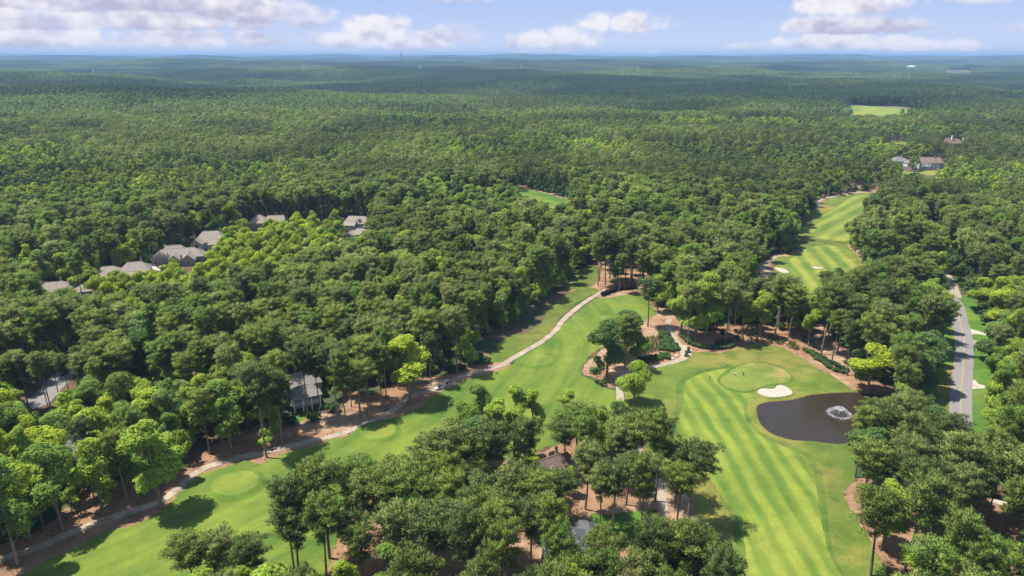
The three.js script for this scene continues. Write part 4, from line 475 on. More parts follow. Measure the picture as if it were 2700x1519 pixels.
const barkTex = (() => { const t = texture(128, 4, (x, z, c) => { const w = 0.55 + 0.8 * fbm(x * 3, z * 1.2, 3); c[0] = 0.15 * w; c[1] = 0.115 * w; c[2] = 0.09 * w; }); return t; })();
const pineBark = std(0.20, 0.15, 0.12, 0.95), broadBark = std(0.20, 0.165, 0.135, 0.95), paleBark = std(0.32, 0.28, 0.235, 0.95);
const leafMat = (r, g, b) => new THREE.MeshPhysicalMaterial({ color: new THREE.Color().setRGB(r, g, b), vertexColors: true, roughness: 0.95, transmission: 0.36, thickness: 0, specularIntensity: 0.12, side: THREE.DoubleSide });
const PINE = [[0.205, 0.275, 0.060], [0.265, 0.335, 0.068], [0.150, 0.215, 0.060], [0.260, 0.310, 0.090], [0.195, 0.300, 0.058]];
const BROAD = [[0.200, 0.310, 0.052], [0.290, 0.410, 0.052], [0.390, 0.470, 0.042], [0.120, 0.205, 0.054], [0.235, 0.345, 0.085], [0.335, 0.435, 0.048]];
const pineMats = PINE.map((c) => leafMat(...c)), broadMats = BROAD.map((c) => leafMat(...c)), whiteLeaf = leafMat(1, 1, 1);

const protos = { pine: [], broad: [], narrow: [], low: [] };
const TALL = { pine: 22, broad: 22, narrow: 22, low: 11 }, WIDE = { pine: 4.2, broad: 4.7, narrow: 3.4, low: 4.7 };
for (let i = 0; i < 5; i++) protos.low.push(makeBroad(350 + i, 0, 'low'));
for (let i = 0; i < 10; i++) protos.pine.push(makePine(100 + i, 0));
for (let i = 0; i < 9; i++) protos.broad.push(makeBroad(200 + i, 0, 'round'));
for (let i = 0; i < 3; i++) protos.narrow.push(makeBroad(300 + i, 0, 'narrow'));
const midProtos = { pine: [], broad: [], low: [] };
for (let i = 0; i < 3; i++) midProtos.low.push(makeBroad(550 + i, 1, 'low'));
for (let i = 0; i < 5; i++) { midProtos.pine.push(makePine(400 + i, 1)); midProtos.broad.push(makeBroad(500 + i, 1, 'round')); }

// ---- where trees may stand ----
function boxed(pts) { let a = 1e9, b = -1e9, c = 1e9, d = -1e9; for (const [x, z] of pts) { a = Math.min(a, x); b = Math.max(b, x); c = Math.min(c, z); d = Math.max(d, z); } return { pts, a, b, c, d }; }
function inside(P, x, z) { if (x < P.a || x > P.b || z < P.c || z > P.d) return false; let k = false; const q = P.pts; for (let i = 0, j = q.length - 1; i < q.length; j = i++) if ((q[i][1] > z) !== (q[j][1] > z) && x < (q[j][0] - q[i][0]) * (z - q[i][1]) / (q[j][1] - q[i][1]) + q[i][0]) k = !k; return k; }
const kept = ['lawnLeft', 'stripLeft', 'farLawn', 'lawnRight', 'pond', 'farHole', 'houseLawn', 'villaLawn', 'pasture', 'houseMeadow', 'farLawnA', 'farLawnB', 'carPark', 'driveA', 'driveB', 'driveC', 'rightDrive', 'strawGrass'].map((k) => boxed(PLAN[k]));
const roads = [[PLAN.road, 8], [PLAN.roadFar, 4.5], [PLAN.pathMain, 3], [PLAN.pathRight, 3], [PLAN.pathFar, 3], [PLAN.pathFarB, 3], [PLAN.pastureTrack, 8]].map(([p, w]) => [boxed(p), w]);
const openings = OPEN.map(boxed), meadow = boxed(PLAN.meadow), villaWood = boxed(VILLA_TREES);
const footprints = []; // [x, z, radius] of houses, filled below
function nearLine([P, w], x, z) { if (x < P.a - w || x > P.b + w || z < P.c - w || z > P.d + w) return false; for (let i = 1; i < P.pts.length; i++) { const [ax, az] = P.pts[i - 1], [bx, bz] = P.pts[i], dx = bx - ax, dz = bz - az, t = Math.min(1, Math.max(0, ((x - ax) * dx + (z - az) * dz) / (dx * dx + dz * dz || 1))); if (Math.hypot(x - ax - dx * t, z - az - dz * t) < w) return true; } return false; }
function standable(x, z) { for (const P of kept) if (inside(P, x, z) || inside(P, x + 2.2, z) || inside(P, x, z + 1.5) || (P === kept[1] && (inside(P, x + 5, z) || inside(P, x + 8, z)))) return false; for (const L of roads) if (nearLine(L, x, z)) return false; for (const [hx, hz, hr] of footprints) if (Math.hypot(x - hx, z - hz) < hr) return false; return true; }
// keep the clearings open to the south: a tree h metres tall must not stand in the strip of ground just before an opening
function overlooked(x, z, h, rad, list = openings) {
  for (let k = 0; k <= 7; k++) { const y = h * (0.30 + 0.70 * k / 7), s = CAM_Y / (CAM_Y - y), w = k === 7 ? 0.2 : 0.62; for (const o of [-w, 0, w]) { const qx = (x + o * rad) * s, qz = z * s; for (const P of list) if (inside(P, qx, qz)) return true; } }
  return false;
}
// ---- houses ----
const shingleTex = texture(256, 8, (x, z, c) => { const row = Math.floor(z / 0.22), n = hash2(Math.floor(x / 0.35 + (row % 2) * 0.5), row), w = 0.8 + 0.25 * n + 0.25 * (fbm(x, z * 0.6, 3) - 0.5); c[0] = c[1] = c[2] = w * 0.8; });
const roofMat = (r, g, b) => new THREE.MeshStandardMaterial({ map: shingleTex, color: new THREE.Color().setRGB(r * 1.25, g * 1.25, b * 1.25), roughness: 0.9 });
const ROOF = { tan: roofMat(0.31, 0.26, 0.21), brown: roofMat(0.235, 0.165, 0.125), slate: roofMat(0.15, 0.152, 0.16), grey: roofMat(0.245, 0.22, 0.195), metal: std(0.7, 0.72, 0.74, 0.5) };
const WALL = { sage: std(0.36, 0.40, 0.36), white: std(0.72, 0.72, 0.70), blue: std(0.33, 0.37, 0.40), cream: std(0.58, 0.53, 0.44), stone: std(0.28, 0.24, 0.20) };
const trim = std(0.76, 0.76, 0.73, 0.6), glass = new THREE.MeshPhysicalMaterial({ color: new THREE.Color().setRGB(0.02, 0.026, 0.03), roughness: 0.06, specularIntensity: 1 }), dark = std(0.05, 0.05, 0.05);
function quadGeo(faces) { const p = [], uv = []; for (const f of faces) { const [a, b, c, d] = f, t = d ? [a, b, c, a, c, d] : [a, b, c], run = norm3(b[0] - a[0], b[1] - a[1], b[2] - a[2]), q = d ?? c, up = norm3(q[0] - a[0], q[1] - a[1], q[2] - a[2]); for (const v of t) { p.push(...v); const e = [v[0] - a[0], v[1] - a[1], v[2] - a[2]]; uv.push((e[0] * run[0] + e[1] * run[1] + e[2] * run[2]) / 8, (e[0] * up[0] + e[1] * up[1] + e[2] * up[2]) / 8); } } const g = new THREE.BufferGeometry(); g.setAttribute('position', new THREE.Float32BufferAttribute(p, 3)); g.setAttribute('uv', new THREE.Float32BufferAttribute(uv, 2)); g.computeVertexNormals(); return g; }
// a hipped or gabled roof over w x d, eaves at y, ridge along x when w >= d
function roofGeo(w, d, y, rise, hip, eave = 0.45) {
  const turn = d > w, W = (turn ? d : w) / 2 + eave, D = (turn ? w : d) / 2 + eave, ins = hip ? Math.min(W * 0.8, D * hip) : 0, Y = y + rise, q = (x, yy, z) => (turn ? [z, yy, -x] : [x, yy, z]), t = 0.18;
  const A = q(-W, y, D), B = q(W, y, D), C = q(W, y, -D), E = q(-W, y, -D), R1 = q(-W + ins, Y, 0), R2 = q(W - ins, Y, 0), a = q(-W, y - t, D), b = q(W, y - t, D), c = q(W, y - t, -D), e = q(-W, y - t, -D);
  return quadGeo([[A, B, R2, R1], [C, E, R1, R2], [B, C, R2], [E, A, R1], [a, b, B, A], [b, c, C, B], [c, e, E, C], [e, a, A, E], [e, c, b, a]]);
}
function bx(w, h, d, x, y, z) { return new THREE.BoxGeometry(w, h, d).translate(x, y, z); }
function windowPart(parent, x, y, z, w, h, turn) { const f = part('window', mergeGeometries([bx(w + 0.2, 0.12, 0.1, 0, h / 2 + 0.05, 0), bx(w + 0.26, 0.12, 0.16, 0, -h / 2 - 0.05, 0.02), bx(0.1, h, 0.1, -w / 2 - 0.03, 0, 0), bx(0.1, h, 0.1, w / 2 + 0.03, 0, 0), bx(0.06, h, 0.07, 0, 0, 0)]), trim, parent); f.position.set(x, y, z); f.rotation.y = turn; part('pane', bx(w, h, 0.03, 0, 0, -0.01), glass, f); }
function house(name, label, [x, z], turn, opt) {
  const t = thing(name, label, 'house', [x, 0, z], turn), size = opt.size ?? 1; t.scale.setScalar(size);
  for (const [wx, wz, w, d, h, rise, hip, roof] of opt.wings) {
    const body = part('wall', bx(w, h + 0.1, d, wx, (h + 0.1) / 2, wz), WALL[opt.wall], t);
    const rf = part('roof', roofGeo(w, d, h, rise, hip).translate(wx, 0, wz), ROOF[roof ?? opt.roof], t);
    const lw = w >= d ? w : d; part('ridge_cap', new THREE.BoxGeometry(w >= d ? lw + 0.9 - (hip ? Math.min((w / 2 + 0.45) * 0.8, (d / 2 + 0.45) * hip) * 2 : 0) : 0.35, 0.1, w >= d ? 0.35 : lw + 0.9 - (hip ? Math.min((d / 2 + 0.45) * 0.8, (w / 2 + 0.45) * hip) * 2 : 0)).translate(wx, h + rise, wz), ROOF[roof ?? opt.roof], rf);
    if (!hip) { const G = w >= d ? [[-1, 0], [1, 0]] : [[0, -1], [0, 1]]; for (const [sx, sz] of G) { const gx = wx + sx * w / 2, gz = wz + sz * d / 2, tri = sx ? [[gx, h, wz - d / 2 * sx * -1], [gx, h, wz - d / 2 * sx], [gx, h + rise * 0.93, wz]] : [[wx - w / 2 * sz, h, gz], [wx + w / 2 * sz, h, gz], [wx, h + rise * 0.93, gz]]; part('gable', quadGeo([tri]), WALL[opt.wall], t); } }
    const n = Math.max(1, Math.floor(w / 3.4)); for (let s = 0; s < (h > 4.6 ? 2 : 1); s++) for (let i = 0; i < n; i++) windowPart(t, wx - w / 2 + (i + 0.5) * w / n, 1.55 + s * 2.9, wz + d / 2 + 0.06, 1.3, 1.5, 0);
    const m = Math.max(1, Math.floor(d / 4)); for (let i = 0; i < m; i++) windowPart(t, wx + w / 2 + 0.06, 1.6, wz - d / 2 + (i + 0.5) * d / m, 1.2, 1.4, Math.PI / 2);
  }
  for (const [cx, cz, top, w = 0.9] of opt.chimneys ?? []) { const c = part('chimney', bx(w, top, w * 0.8, cx, top / 2, cz), WALL[opt.stack ?? 'stone'], t); part('cap', bx(w + 0.2, 0.16, w * 0.8 + 0.2, cx, top + 0.08, cz), dark, c); }
  for (const [dx, dz, y, w, len] of opt.dormers ?? []) { const d = part('dormer', mergeGeometries([bx(w, 1.5, len, dx, y, dz - len / 2)]), trim, t); part('dormer_roof', roofGeo(w + 0.1, len + 0.4, 0, 0.8, 0, 0.25).translate(dx, y + 0.78, dz - len / 2), ROOF[opt.roof], d); part('pane', bx(w * 0.5, 0.9, 0.04, dx, y + 0.05, dz + 0.03), glass, d); }
  if (opt.extra) opt.extra(t);
  for (const [wx, wz, w, d] of opt.wings) { const c = Math.cos(turn), s = Math.sin(turn); footprints.push([x + (wx * c + wz * s) * size, z + (wz * c - wx * s) * size, Math.hypot(w, d) / 2 * size * 0.9 + 0.8]); }
  return t;
}
house('villa', 'lowest villa of the row, tan hipped roof half hidden by yellow-green trees', [-219, -312], 0.35, { wall: 'stone', roof: 'tan', wings: [[-2, 0, 17, 10, 3.4, 3.6, 0.9], [-8, 5, 7, 9, 3.2, 2.6, 0.9], [12, 4, 10, 8, 3.0, 2.4, 0.9]], chimneys: [[1, -2, 8.2]] });
house('villa', 'second villa of the row with twin tan gables and a corner chimney', [-202.5, -338], 0.35, { wall: 'stone', roof: 'tan', wings: [[-6, 0, 13, 10, 3.5, 3.8, 0.8], [6, -2, 14, 11, 3.5, 4.4, 0.7], [0, 6, 20, 6, 3.0, 2.0, 0.9]], chimneys: [[9, -4, 9.4]] });
house('villa', 'long tan-roofed villa with two steep cross gables and stone chimneys', [-187.5, -369], 0.30, { wall: 'stone', roof: 'tan', wings: [[0, 0, 26, 10, 3.5, 4.2, 0.9], [-1, 6, 6.5, 9, 3.3, 3.2, 0], [6, 6.5, 6.5, 9, 3.3, 3.2, 0], [-3, -6, 14, 9, 3.6, 4.6, 0.7]], chimneys: [[-12, 6, 6.8], [3, 11, 6.2]] });
house('villa', 'uppermost green-walled villa with arched gable window and broad tan roof', [-184, -399], 0.18, { wall: 'sage', roof: 'tan', wings: [[2, -2, 18, 13, 4.2, 5.4, 0.75], [-4, 6, 6, 7, 4.2, 3.0, 0], [6, 5, 8, 6, 3.6, 2.2, 0.9]], chimneys: [[-6, 4, 9.2], [7, -5, 10.6]], extra: (t) => part('arched_window', new THREE.CylinderGeometry(1.0, 1.0, 0.1, 20).rotateX(Math.PI / 2).translate(-4, 3.2, 9.56), glass, t) });
house('villa', 'tan-roofed villa behind the yellow-green trees, beside the dark pines', [-166, -452], 0.1, { wall: 'stone', roof: 'tan', wings: [[-5, 0, 12, 11, 3.6, 4.6, 0.9], [6, -1, 13, 9, 3.6, 3.8, 0.3]], chimneys: [[-9, 3, 6.4]] });
house('villa', 'two-storey sage villa with dormers in its tan roof and a low front wing', [-102, -441], -0.12, { wall: 'sage', roof: 'tan', wings: [[0, 0, 16, 10, 5.8, 4.0, 0.5], [-3, 5, 7, 7, 5.2, 2.6, 0]], dormers: [[2.5, 4.2, 7.4, 1.6, 2.6]], chimneys: [[6, -4, 10.6]] });
house('villa', 'low tan-roofed garage wing with a small cupola before the two-storey sage villa', [-95.5, -421], -0.12, { wall: 'sage', roof: 'tan', wings: [[0, 0, 13, 9, 3.2, 3.2, 0.9], [-6, 4, 6, 7, 3.0, 2.2, 0]], extra: (t) => { const c = part('cupola', bx(0.9, 1.3, 0.9, 2, 6.8, 0), trim, t); part('cap', new THREE.ConeGeometry(0.85, 0.9, 4).rotateY(Math.PI / 4).translate(2, 7.9, 0), ROOF.tan, c); } });
house('pillared_house', 'sage house with white-pillared deck and hipped brown roof beside the cart path', [-71, -208], 0.5, { size: 0.88, wall: 'sage', roof: 'grey', wings: [[0, -2, 13, 11, 6.4, 3.2, 0.9], [-1, 6, 9, 6, 5.8, 2.0, 0.9]], chimneys: [[2, -1, 11]], extra: (t) => {
  part('deck', bx(10, 0.25, 3.2, -1, 3.0, 10.6), trim, t); const rl = part('deck_rail', mergeGeometries([bx(10, 0.1, 0.1, -1, 4.05, 12.1), bx(0.1, 0.1, 3.2, 4, 4.05, 10.6)]), trim, t);
  for (let i = 0; i < 26; i++) part('baluster', bx(0.05, 0.9, 0.05, -5.8 + i * 0.385, 3.55, 12.1), trim, rl); for (let i = 0; i < 4; i++) part('pillar', bx(0.35, 5.8, 0.35, -5.8 + i * 3.2, 2.9, 12.0), trim, t);
  part('deck_roof', roofGeo(10.4, 4.4, 5.85, 1.1, 0.9).translate(-1, 0, 10.4), ROOF.grey, t); part('door', bx(1.6, 2.2, 0.08, 1.5, 4.2, 9.04), glass, t); } });
house('brown_roof_house', 'house in the near stand with steep brown shingle roof and white round-window dormers', [9.5, -158.5], 0.55, { size: 0.8, wall: 'white', roof: 'brown', wings: [[0, 0, 14, 10, 4.6, 5.2, 0.35], [8, -2, 8, 8, 4.2, 3.6, 0.6]], dormers: [[-3, 4.4, 6.4, 2.0, 3.4], [0.5, 4.4, 6.4, 2.0, 3.4]], chimneys: [[5, -2, 11]] });
house('dark_roof_outbuilding', 'low dark-roofed outbuilding in the shade left of the brown-roofed house', [-1.5, -159], 0.3, { wall: 'stone', roof: 'brown', wings: [[0, 0, 9, 7, 3.0, 2.2, 0]] });
house('grey_roof_house', 'slate-grey roofed house beside the little lawn in the near stand', [12.8, -132.5], -0.25, { size: 0.78, wall: 'blue', roof: 'slate', wings: [[0, 0, 11, 9, 4.2, 3.4, 0.8], [5, 5, 6, 6, 3.8, 2.4, 0.9], [4.5, -5.5, 6, 6, 4.0, 2.6, 0.7], [0, 8, 10, 7, 3.6, 3.0, 0]] });
house('green_trim_house', 'grey-roofed house with green-framed windows hidden among the left trees', [-123.5, -170], 0.4, { wall: 'sage', roof: 'slate', wings: [[0, 0, 12, 9, 5.4, 3.0, 0.8], [1, 6, 7, 4, 3.4, 1.4, 0.9]] });
house('far_house', 'far white house with hipped roof and lower front wing', [409, -727], 0.15, { wall: 'white', roof: 'grey', wings: [[0, 0, 17, 11, 4.6, 4.2, 0.9], [6, 9, 9, 8, 3.6, 3.0, 0.9]], chimneys: [[3, 1, 10.4]] });
house('far_house', 'far white two-storey house with a long brown gable roof and balcony posts', [426, -702], -0.15, { wall: 'white', roof: 'brown', wings: [[0, 0, 21, 11, 6.8, 5.0, 0], [11, -4, 9, 9, 5.6, 3.6, 0.5]], chimneys: [[5, 1, 13.2]], extra: (t) => { part('balcony', bx(7, 0.3, 2.4, -4, 3.3, 6.7), trim, t); for (let i = 0; i < 4; i++) part('post', bx(0.4, 6.2, 0.4, -7.2 + i * 2.2, 3.1, 7.7), trim, t); } });
house('far_house', 'far brown-roofed house with two white chimneys above the trees', [556, -877], 0.1, { wall: 'cream', roof: 'brown', stack: 'white', wings: [[-5, 0, 16, 12, 5, 6.4, 0.9], [6, 1, 14, 11, 5, 5.2, 0.8], [13, 2, 8, 8, 4.4, 3, 0.9]], chimneys: [[-1, 2, 15, 2], [15, 2, 12, 2.2]] });
house('far_house', 'small far roof at the right beyond the white-chimneyed house', [606, -899], 0, { wall: 'cream', roof: 'grey', wings: [[0, 0, 14, 9, 3.6, 3, 0.9]] });
house('far_house', 'pale gable poking out of the middle-distance woods', [214.5, -795], -0.7, { wall: 'cream', roof: 'tan', wings: [[0, 0, 10, 9, 5.4, 5, 0]] });
house('far_house', 'small tan roof in the woods left of the far white houses', [314, -743], 0.5, { wall: 'stone', roof: 'tan', wings: [[0, 0, 11, 9, 5, 3.6, 0.9]] });
house('far_house', 'low grey shed at the near left corner of the far pasture', [600, -1262], 0.1, { wall: 'white', roof: 'grey', wings: [[0, 0, 30, 10, 4, 3, 0]] });
house('barn', 'tiny white metal barn on the far ridge', [2990, -5370], 0.3, { wall: 'white', roof: 'metal', wings: [[0, 0, 60, 24, 12, 9, 0]] }).position.y = terrain(2990, -5370) + 14;
// ---- plant the trees ----
const standOf = (x, z) => {
  if (z > -118) return null;
  if (x > 150 && z > -300) return 'wood right of the road';
  if (x > 75 && z > -178) return 'stand below the pond';
  if (x > 118 && z > -300) return 'trees between the pond and the road';
  if (x > -40 && x < 60 && z > -205) return 'near stand between the two fairways';
  if (x > 60 && z > -330) return 'wood behind the planted bed';
  if (x > 190 && z > -520) return 'wood right of the far hole';
  if (x > 20 && z > -520) return 'wood between the two upper holes';
  if (x < -150 && z > -300) return 'wood below the villas';
  if (x < 20 && z > -300) return 'wood left of the cart path';
  if (inside(villaWood, x, z)) return 'court of the villas';
  if (x < 20 && z > -430) return 'wood around the villas';
  return 'middle-distance woods';
};
const trees = []; // {kind, x, z, h, r, tint, label}
for (const [kind, x, z, h, rr, label, tn] of LANDMARK_TREES) {
  if (h < 7) continue;
  trees.push({ kind: kind === 'small' || (kind === 'broad' && h < 13.5) ? 'low' : kind, x, z, h: Math.min(h, 28), r: kind === 'pine' ? Math.min(rr, 5) : Math.min(rr, kind === 'narrow' ? 4.3 : 7.5), tint: tn, label, pale: /pale trunk|pale-trunk|bare-trunk/.test(label) });
}
{
  const r = rng(4242), near = [], S = 6.7, grid = new Map(), key = (x, z) => `${Math.floor(x / 8)},${Math.floor(z / 8)}`;
  const put = (t) => { const k = key(t.x, t.z); if (!grid.has(k)) grid.set(k, []); grid.get(k).push(t); };
  const crowded = (x, z, d) => { const i = Math.floor(x / 8), j = Math.floor(z / 8); for (let a = -1; a <= 1; a++) for (let b = -1; b <= 1; b++) for (const t of grid.get(`${i + a},${j + b}`) ?? []) if (Math.hypot(t.x - x, t.z - z) < d) return true; return false; };
  trees.forEach(put);
  // small yellow-green trees in the villa court
  for (let x = villaWood.a; x < villaWood.b; x += 7.6) for (let z = villaWood.c; z < villaWood.d; z += 7.6) {
    const px = x + (r() - 0.5) * 5, pz = z + (r() - 0.5) * 5; if (!inside(villaWood, px, pz) || crowded(px, pz, 4.6)) continue; let bad = false; for (const [hx, hz, hr] of footprints) if (Math.hypot(px - hx, pz - hz) < hr - 1.5) bad = true; if (bad || r() < 0.1) continue;
    const h = 9 + 4.5 * r(), q = r(); const t = { kind: 'low', x: px, z: pz, h, r: 3.6 + 1.3 * r(), tint: q < 0.5 ? 2 : q < 0.8 ? 5 : 1 }; if (overlooked(px, pz, h, t.r * 0.8, openings.slice(0, -1))) continue; trees.push(t); put(t);
  }
  const reach = 1340;
  for (let j = 0; j * S * 0.87 < reach; j++) for (let i = -Math.ceil(reach / S); i * S < reach; i++) {
    const x = (i + (j % 2) * 0.5) * S + (r() - 0.5) * S * 0.8, z = -60 - j * S * 0.87 + (r() - 0.5) * S * 0.8, d = Math.hypot(x, z), q1 = r(), q2 = r(), q3 = r(), q4 = r();
    if (d > reach - 60 * noise(x / 40, z / 40) || Math.abs(x) > -z * 0.88 + 45 || z > -80) continue;
    const n = fbm(x / 130 + 11, z / 150 + 4, 3), n2 = fbm(x / 45 + 51, z / 45 + 24, 2), st = standOf(x, z);
    let p = smooth(0.43, 0.57, n * 0.72 + n2 * 0.28);
    if (st === 'near stand between the two fairways') p = 0.84; else if (st === 'stand below the pond') p = 0.78; else if (st === 'wood left of the cart path') p = x < -76 && z > -200 ? 0.18 : mix(p, 0.85, 0.75); else if (st === 'wood below the villas') p = 0.9; else if (st === 'wood right of the road') p = x > 175 || z > -235 ? 0.22 : 0.5; else if (st === 'wood behind the planted bed') p = 0.45; else if (st === 'trees between the pond and the road') p = 0.5; else if (st === 'wood right of the far hole') p = 0.6; else if (st === 'wood around the villas') p = 0.5; else if (st === 'wood between the two upper holes') p = mix(p, 0.8, 0.5);
    const stage = fbm(x / 95 + 71, z / 95 + 13, 2); // age of the stand
    const pine = q1 < p; let h = (pine ? 18.5 + 6.5 * q2 : 13 + 9 * q2) * (Math.hypot(x, z) > 330 ? 0.78 + 0.46 * stage : 1); if (st === 'near stand between the two fairways') h = 16 + 6.5 * q2;
    const big = st === 'near stand between the two fairways' || st === 'stand below the pond' ? 1.18 : 1, rad = (pine ? 2.8 + 2.3 * q3 : 3.3 + 3.4 * q3 * q3 + 0.6 * q2) * big; if (!pine && q4 < 0.06) continue;
    if (crowded(x, z, pine ? 3.9 + rad * 0.15 : 2.8 + rad * 0.5) || !standable(x, z)) continue;
    let hh = h; if (overlooked(x, z, hh, rad)) { hh = h * 0.7; if (overlooked(x, z, hh, rad * 0.8)) { hh = h * 0.42; if (q2 < 0.4 || overlooked(x, z, hh, rad * 0.5)) continue; } }
    const small = hh < h * 0.6;
    const tn = pine && !small ? Math.min(4, Math.floor(q4 * 5)) : (() => { const b = n2 * 0.6 + q4 * 0.5; return b < 0.34 ? 3 : b < 0.45 ? 0 : b < 0.53 ? 4 : b < 0.66 ? 1 : b < 0.78 ? 5 : 2; })();
    const t = { kind: small || (hh < 13.5 && !pine) ? 'low' : pine ? 'pine' : 'broad', x, z, h: hh, r: small ? Math.min(rad, 5) * 0.62 : rad, tint: tn, stage }; trees.push(t); put(t);
  }
}
// those that show largest are things of their own; the rest are one mass
const inFrame = (t) => t.z < -112 && Math.abs(t.x) < (-t.z * 0.946 + 36) * 0.7508 + t.r;
const bySize = trees.filter((t) => inFrame(t) || t.label).sort((a, b) => (b.label ? 1 : 0) - (a.label ? 1 : 0) || Math.hypot(a.x, a.z) / a.h - Math.hypot(b.x, b.z) / b.h);
const MOST = { pine: 296, broad: 286 }, count = { pine: 0, broad: 0 };
for (const t of bySize) { const k = t.kind === 'pine' ? 'pine' : 'broad'; if (count[k] < MOST[k]) { count[k]++; t.single = true; } }
const pineWord = ['olive green', 'pale olive', 'dark green', 'grey-olive', 'fresh green'];
const toneWord = ['mid green', 'light green', 'yellow-green', 'dark green', 'cool green', 'fresh green'];
const treeRng = rng(909);
function plantSingle(t) {
  const list = protos[t.kind], pr = list[Math.floor(treeRng() * list.length)], pine = t.kind === 'pine', st = standOf(t.x, t.z) ?? 'bottom edge of the view';
  const d = Math.hypot(t.x, t.z), rank = d < 190 ? 'near rank' : d < 235 ? 'second rank' : d < 290 ? 'middle' : d < 350 ? 'back' : 'far back', size = t.h > (pine ? 21.5 : 17) ? 'tall' : t.h > (pine ? 19 : 12) ? 'mid-height' : 'low', tone = pine ? pineWord[t.tint] : toneWord[t.tint], label = t.label ?? `${size} ${tone} ${pine ? 'pine' : 'broadleaf tree'} ${pine ? '' : ''}in ${rank}, ${st}`.replace('broadleaf tree', 'leafy tree');
  const g = thing(pine ? 'pine_tree' : 'broadleaf_tree', label, 'tree', [t.x, 0, t.z], treeRng() * Math.PI * 2, t.label ? undefined : `${size} ${tone} ${pine ? 'pines' : 'trees'} in ${rank}, ${st}`);
  g.rotation.x = (treeRng() - 0.5) * 0.07; g.rotation.z = (treeRng() - 0.5) * 0.07;
  const sx = t.r / WIDE[t.kind]; g.scale.set(sx, t.h / TALL[t.kind], sx * (0.9 + 0.2 * treeRng()));
  const k = Math.sqrt(sx * t.h / 22);
  part('trunk', pr.wood, t.pale ? paleBark : pine ? pineBark : broadBark, g); part('crown', pr.crown, pine ? pineMats[t.label ? [0, 2, 3][Math.floor(treeRng() * 3)] : t.tint] : broadMats[t.tint], g);
}
for (const t of trees) if (t.single) plantSingle(t);
function mass(name, label, pairs) { const root = new THREE.Group(); root.name = numbered(name); root.userData = { kind: 'stuff', label }; scene.add(root); for (const o of pairs) root.add(o); return root; }
{ // bare grey snags
  const snag = std(0.40, 0.36, 0.36, 0.95);
  for (const [x, z, h, l] of [[5.5, -375, 17, 'grey leafless dead tree among the pines behind the left hole'], [-12, -300, 15, 'pale dead treetop in the middle of the left wood'], [-118, -690, 17, 'leftmost pale snag in the middle-distance woods'], [-88, -705, 18, 'second pale snag in the middle-distance woods'], [-60, -684, 16, 'third pale snag in the middle-distance woods'], [-20, -700, 18, 'rightmost pale snag in the middle-distance woods']]) { const g = thing('dead_tree', l, 'tree', [x, 0, z], x); g.position.y = terrain(x, z); g.scale.set(0.95, h / 22 * 1.2, 0.95); part('trunk', protos.broad[Math.abs(Math.round(x)) % 9].wood, snag, g); }
}
const dummy = new THREE.Object3D(), colr = new THREE.Color();
function instanced(name, geo, mat, list, place, color) { const m = new THREE.InstancedMesh(geo, mat, list.length); m.name = name; list.forEach((t, i) => { place(t, dummy); dummy.updateMatrix(); m.setMatrixAt(i, dummy.matrix); if (color) m.setColorAt(i, color(t)); }); m.castShadow = m.receiveShadow = true; return m; }
{
  const groups = new Map(), r = rng(31);
  for (const t of trees) if (!t.single) { const far = Math.hypot(t.x, t.z) > 560, pine = t.kind === 'pine', set = far ? midProtos : protos, list = set[t.kind], k = `${t.kind}${far ? 1 : 0}${Math.floor(r() * list.length)}`; t.turn = r() * 6.283; t.wob = r(); if (!groups.has(k)) groups.set(k, { pr: list[+k.slice(-1)], pine, far, kind: t.kind, items: [] }); groups.get(k).items.push(t); }
  const out = { pine: [], broad: [] };
  for (const { pr, pine, far, kind, items } of groups.values()) {
    const place = (t, o) => { const sx = t.r / WIDE[kind]; o.position.set(t.x, terrain(t.x, t.z), t.z); o.rotation.set(0, t.turn, 0); o.scale.set(sx, t.h / TALL[kind], sx * (0.9 + 0.2 * t.wob)); };
    const set = pine ? PINE : BROAD, list = out[pine ? 'pine' : 'broad'];
    list.push(instanced('crowns', pr.crown, whiteLeaf, items, place, (t) => { const w = far ? (0.88 + 0.24 * ((t.wob * 7.31) % 1)) * mix(0.6, 1.1, smooth(0.3, 0.7, t.stage ?? 0.5)) : (0.78 + 0.44 * ((t.wob * 7.31) % 1)) * mix(0.85, 1.12, smooth(0.3, 0.7, t.stage ?? 0.5)); return colr.setRGB(...set[t.tint].map((c) => c * w)); }), instanced('trunks', pr.wood, pine ? pineBark : broadBark, items, place));
  }
  mass('pine_woods', 'pine woods filling the ground beyond the nearer trees', out.pine); mass('broadleaf_woods', 'broadleaf woods filling the ground beyond the nearer trees', out.broad);
}
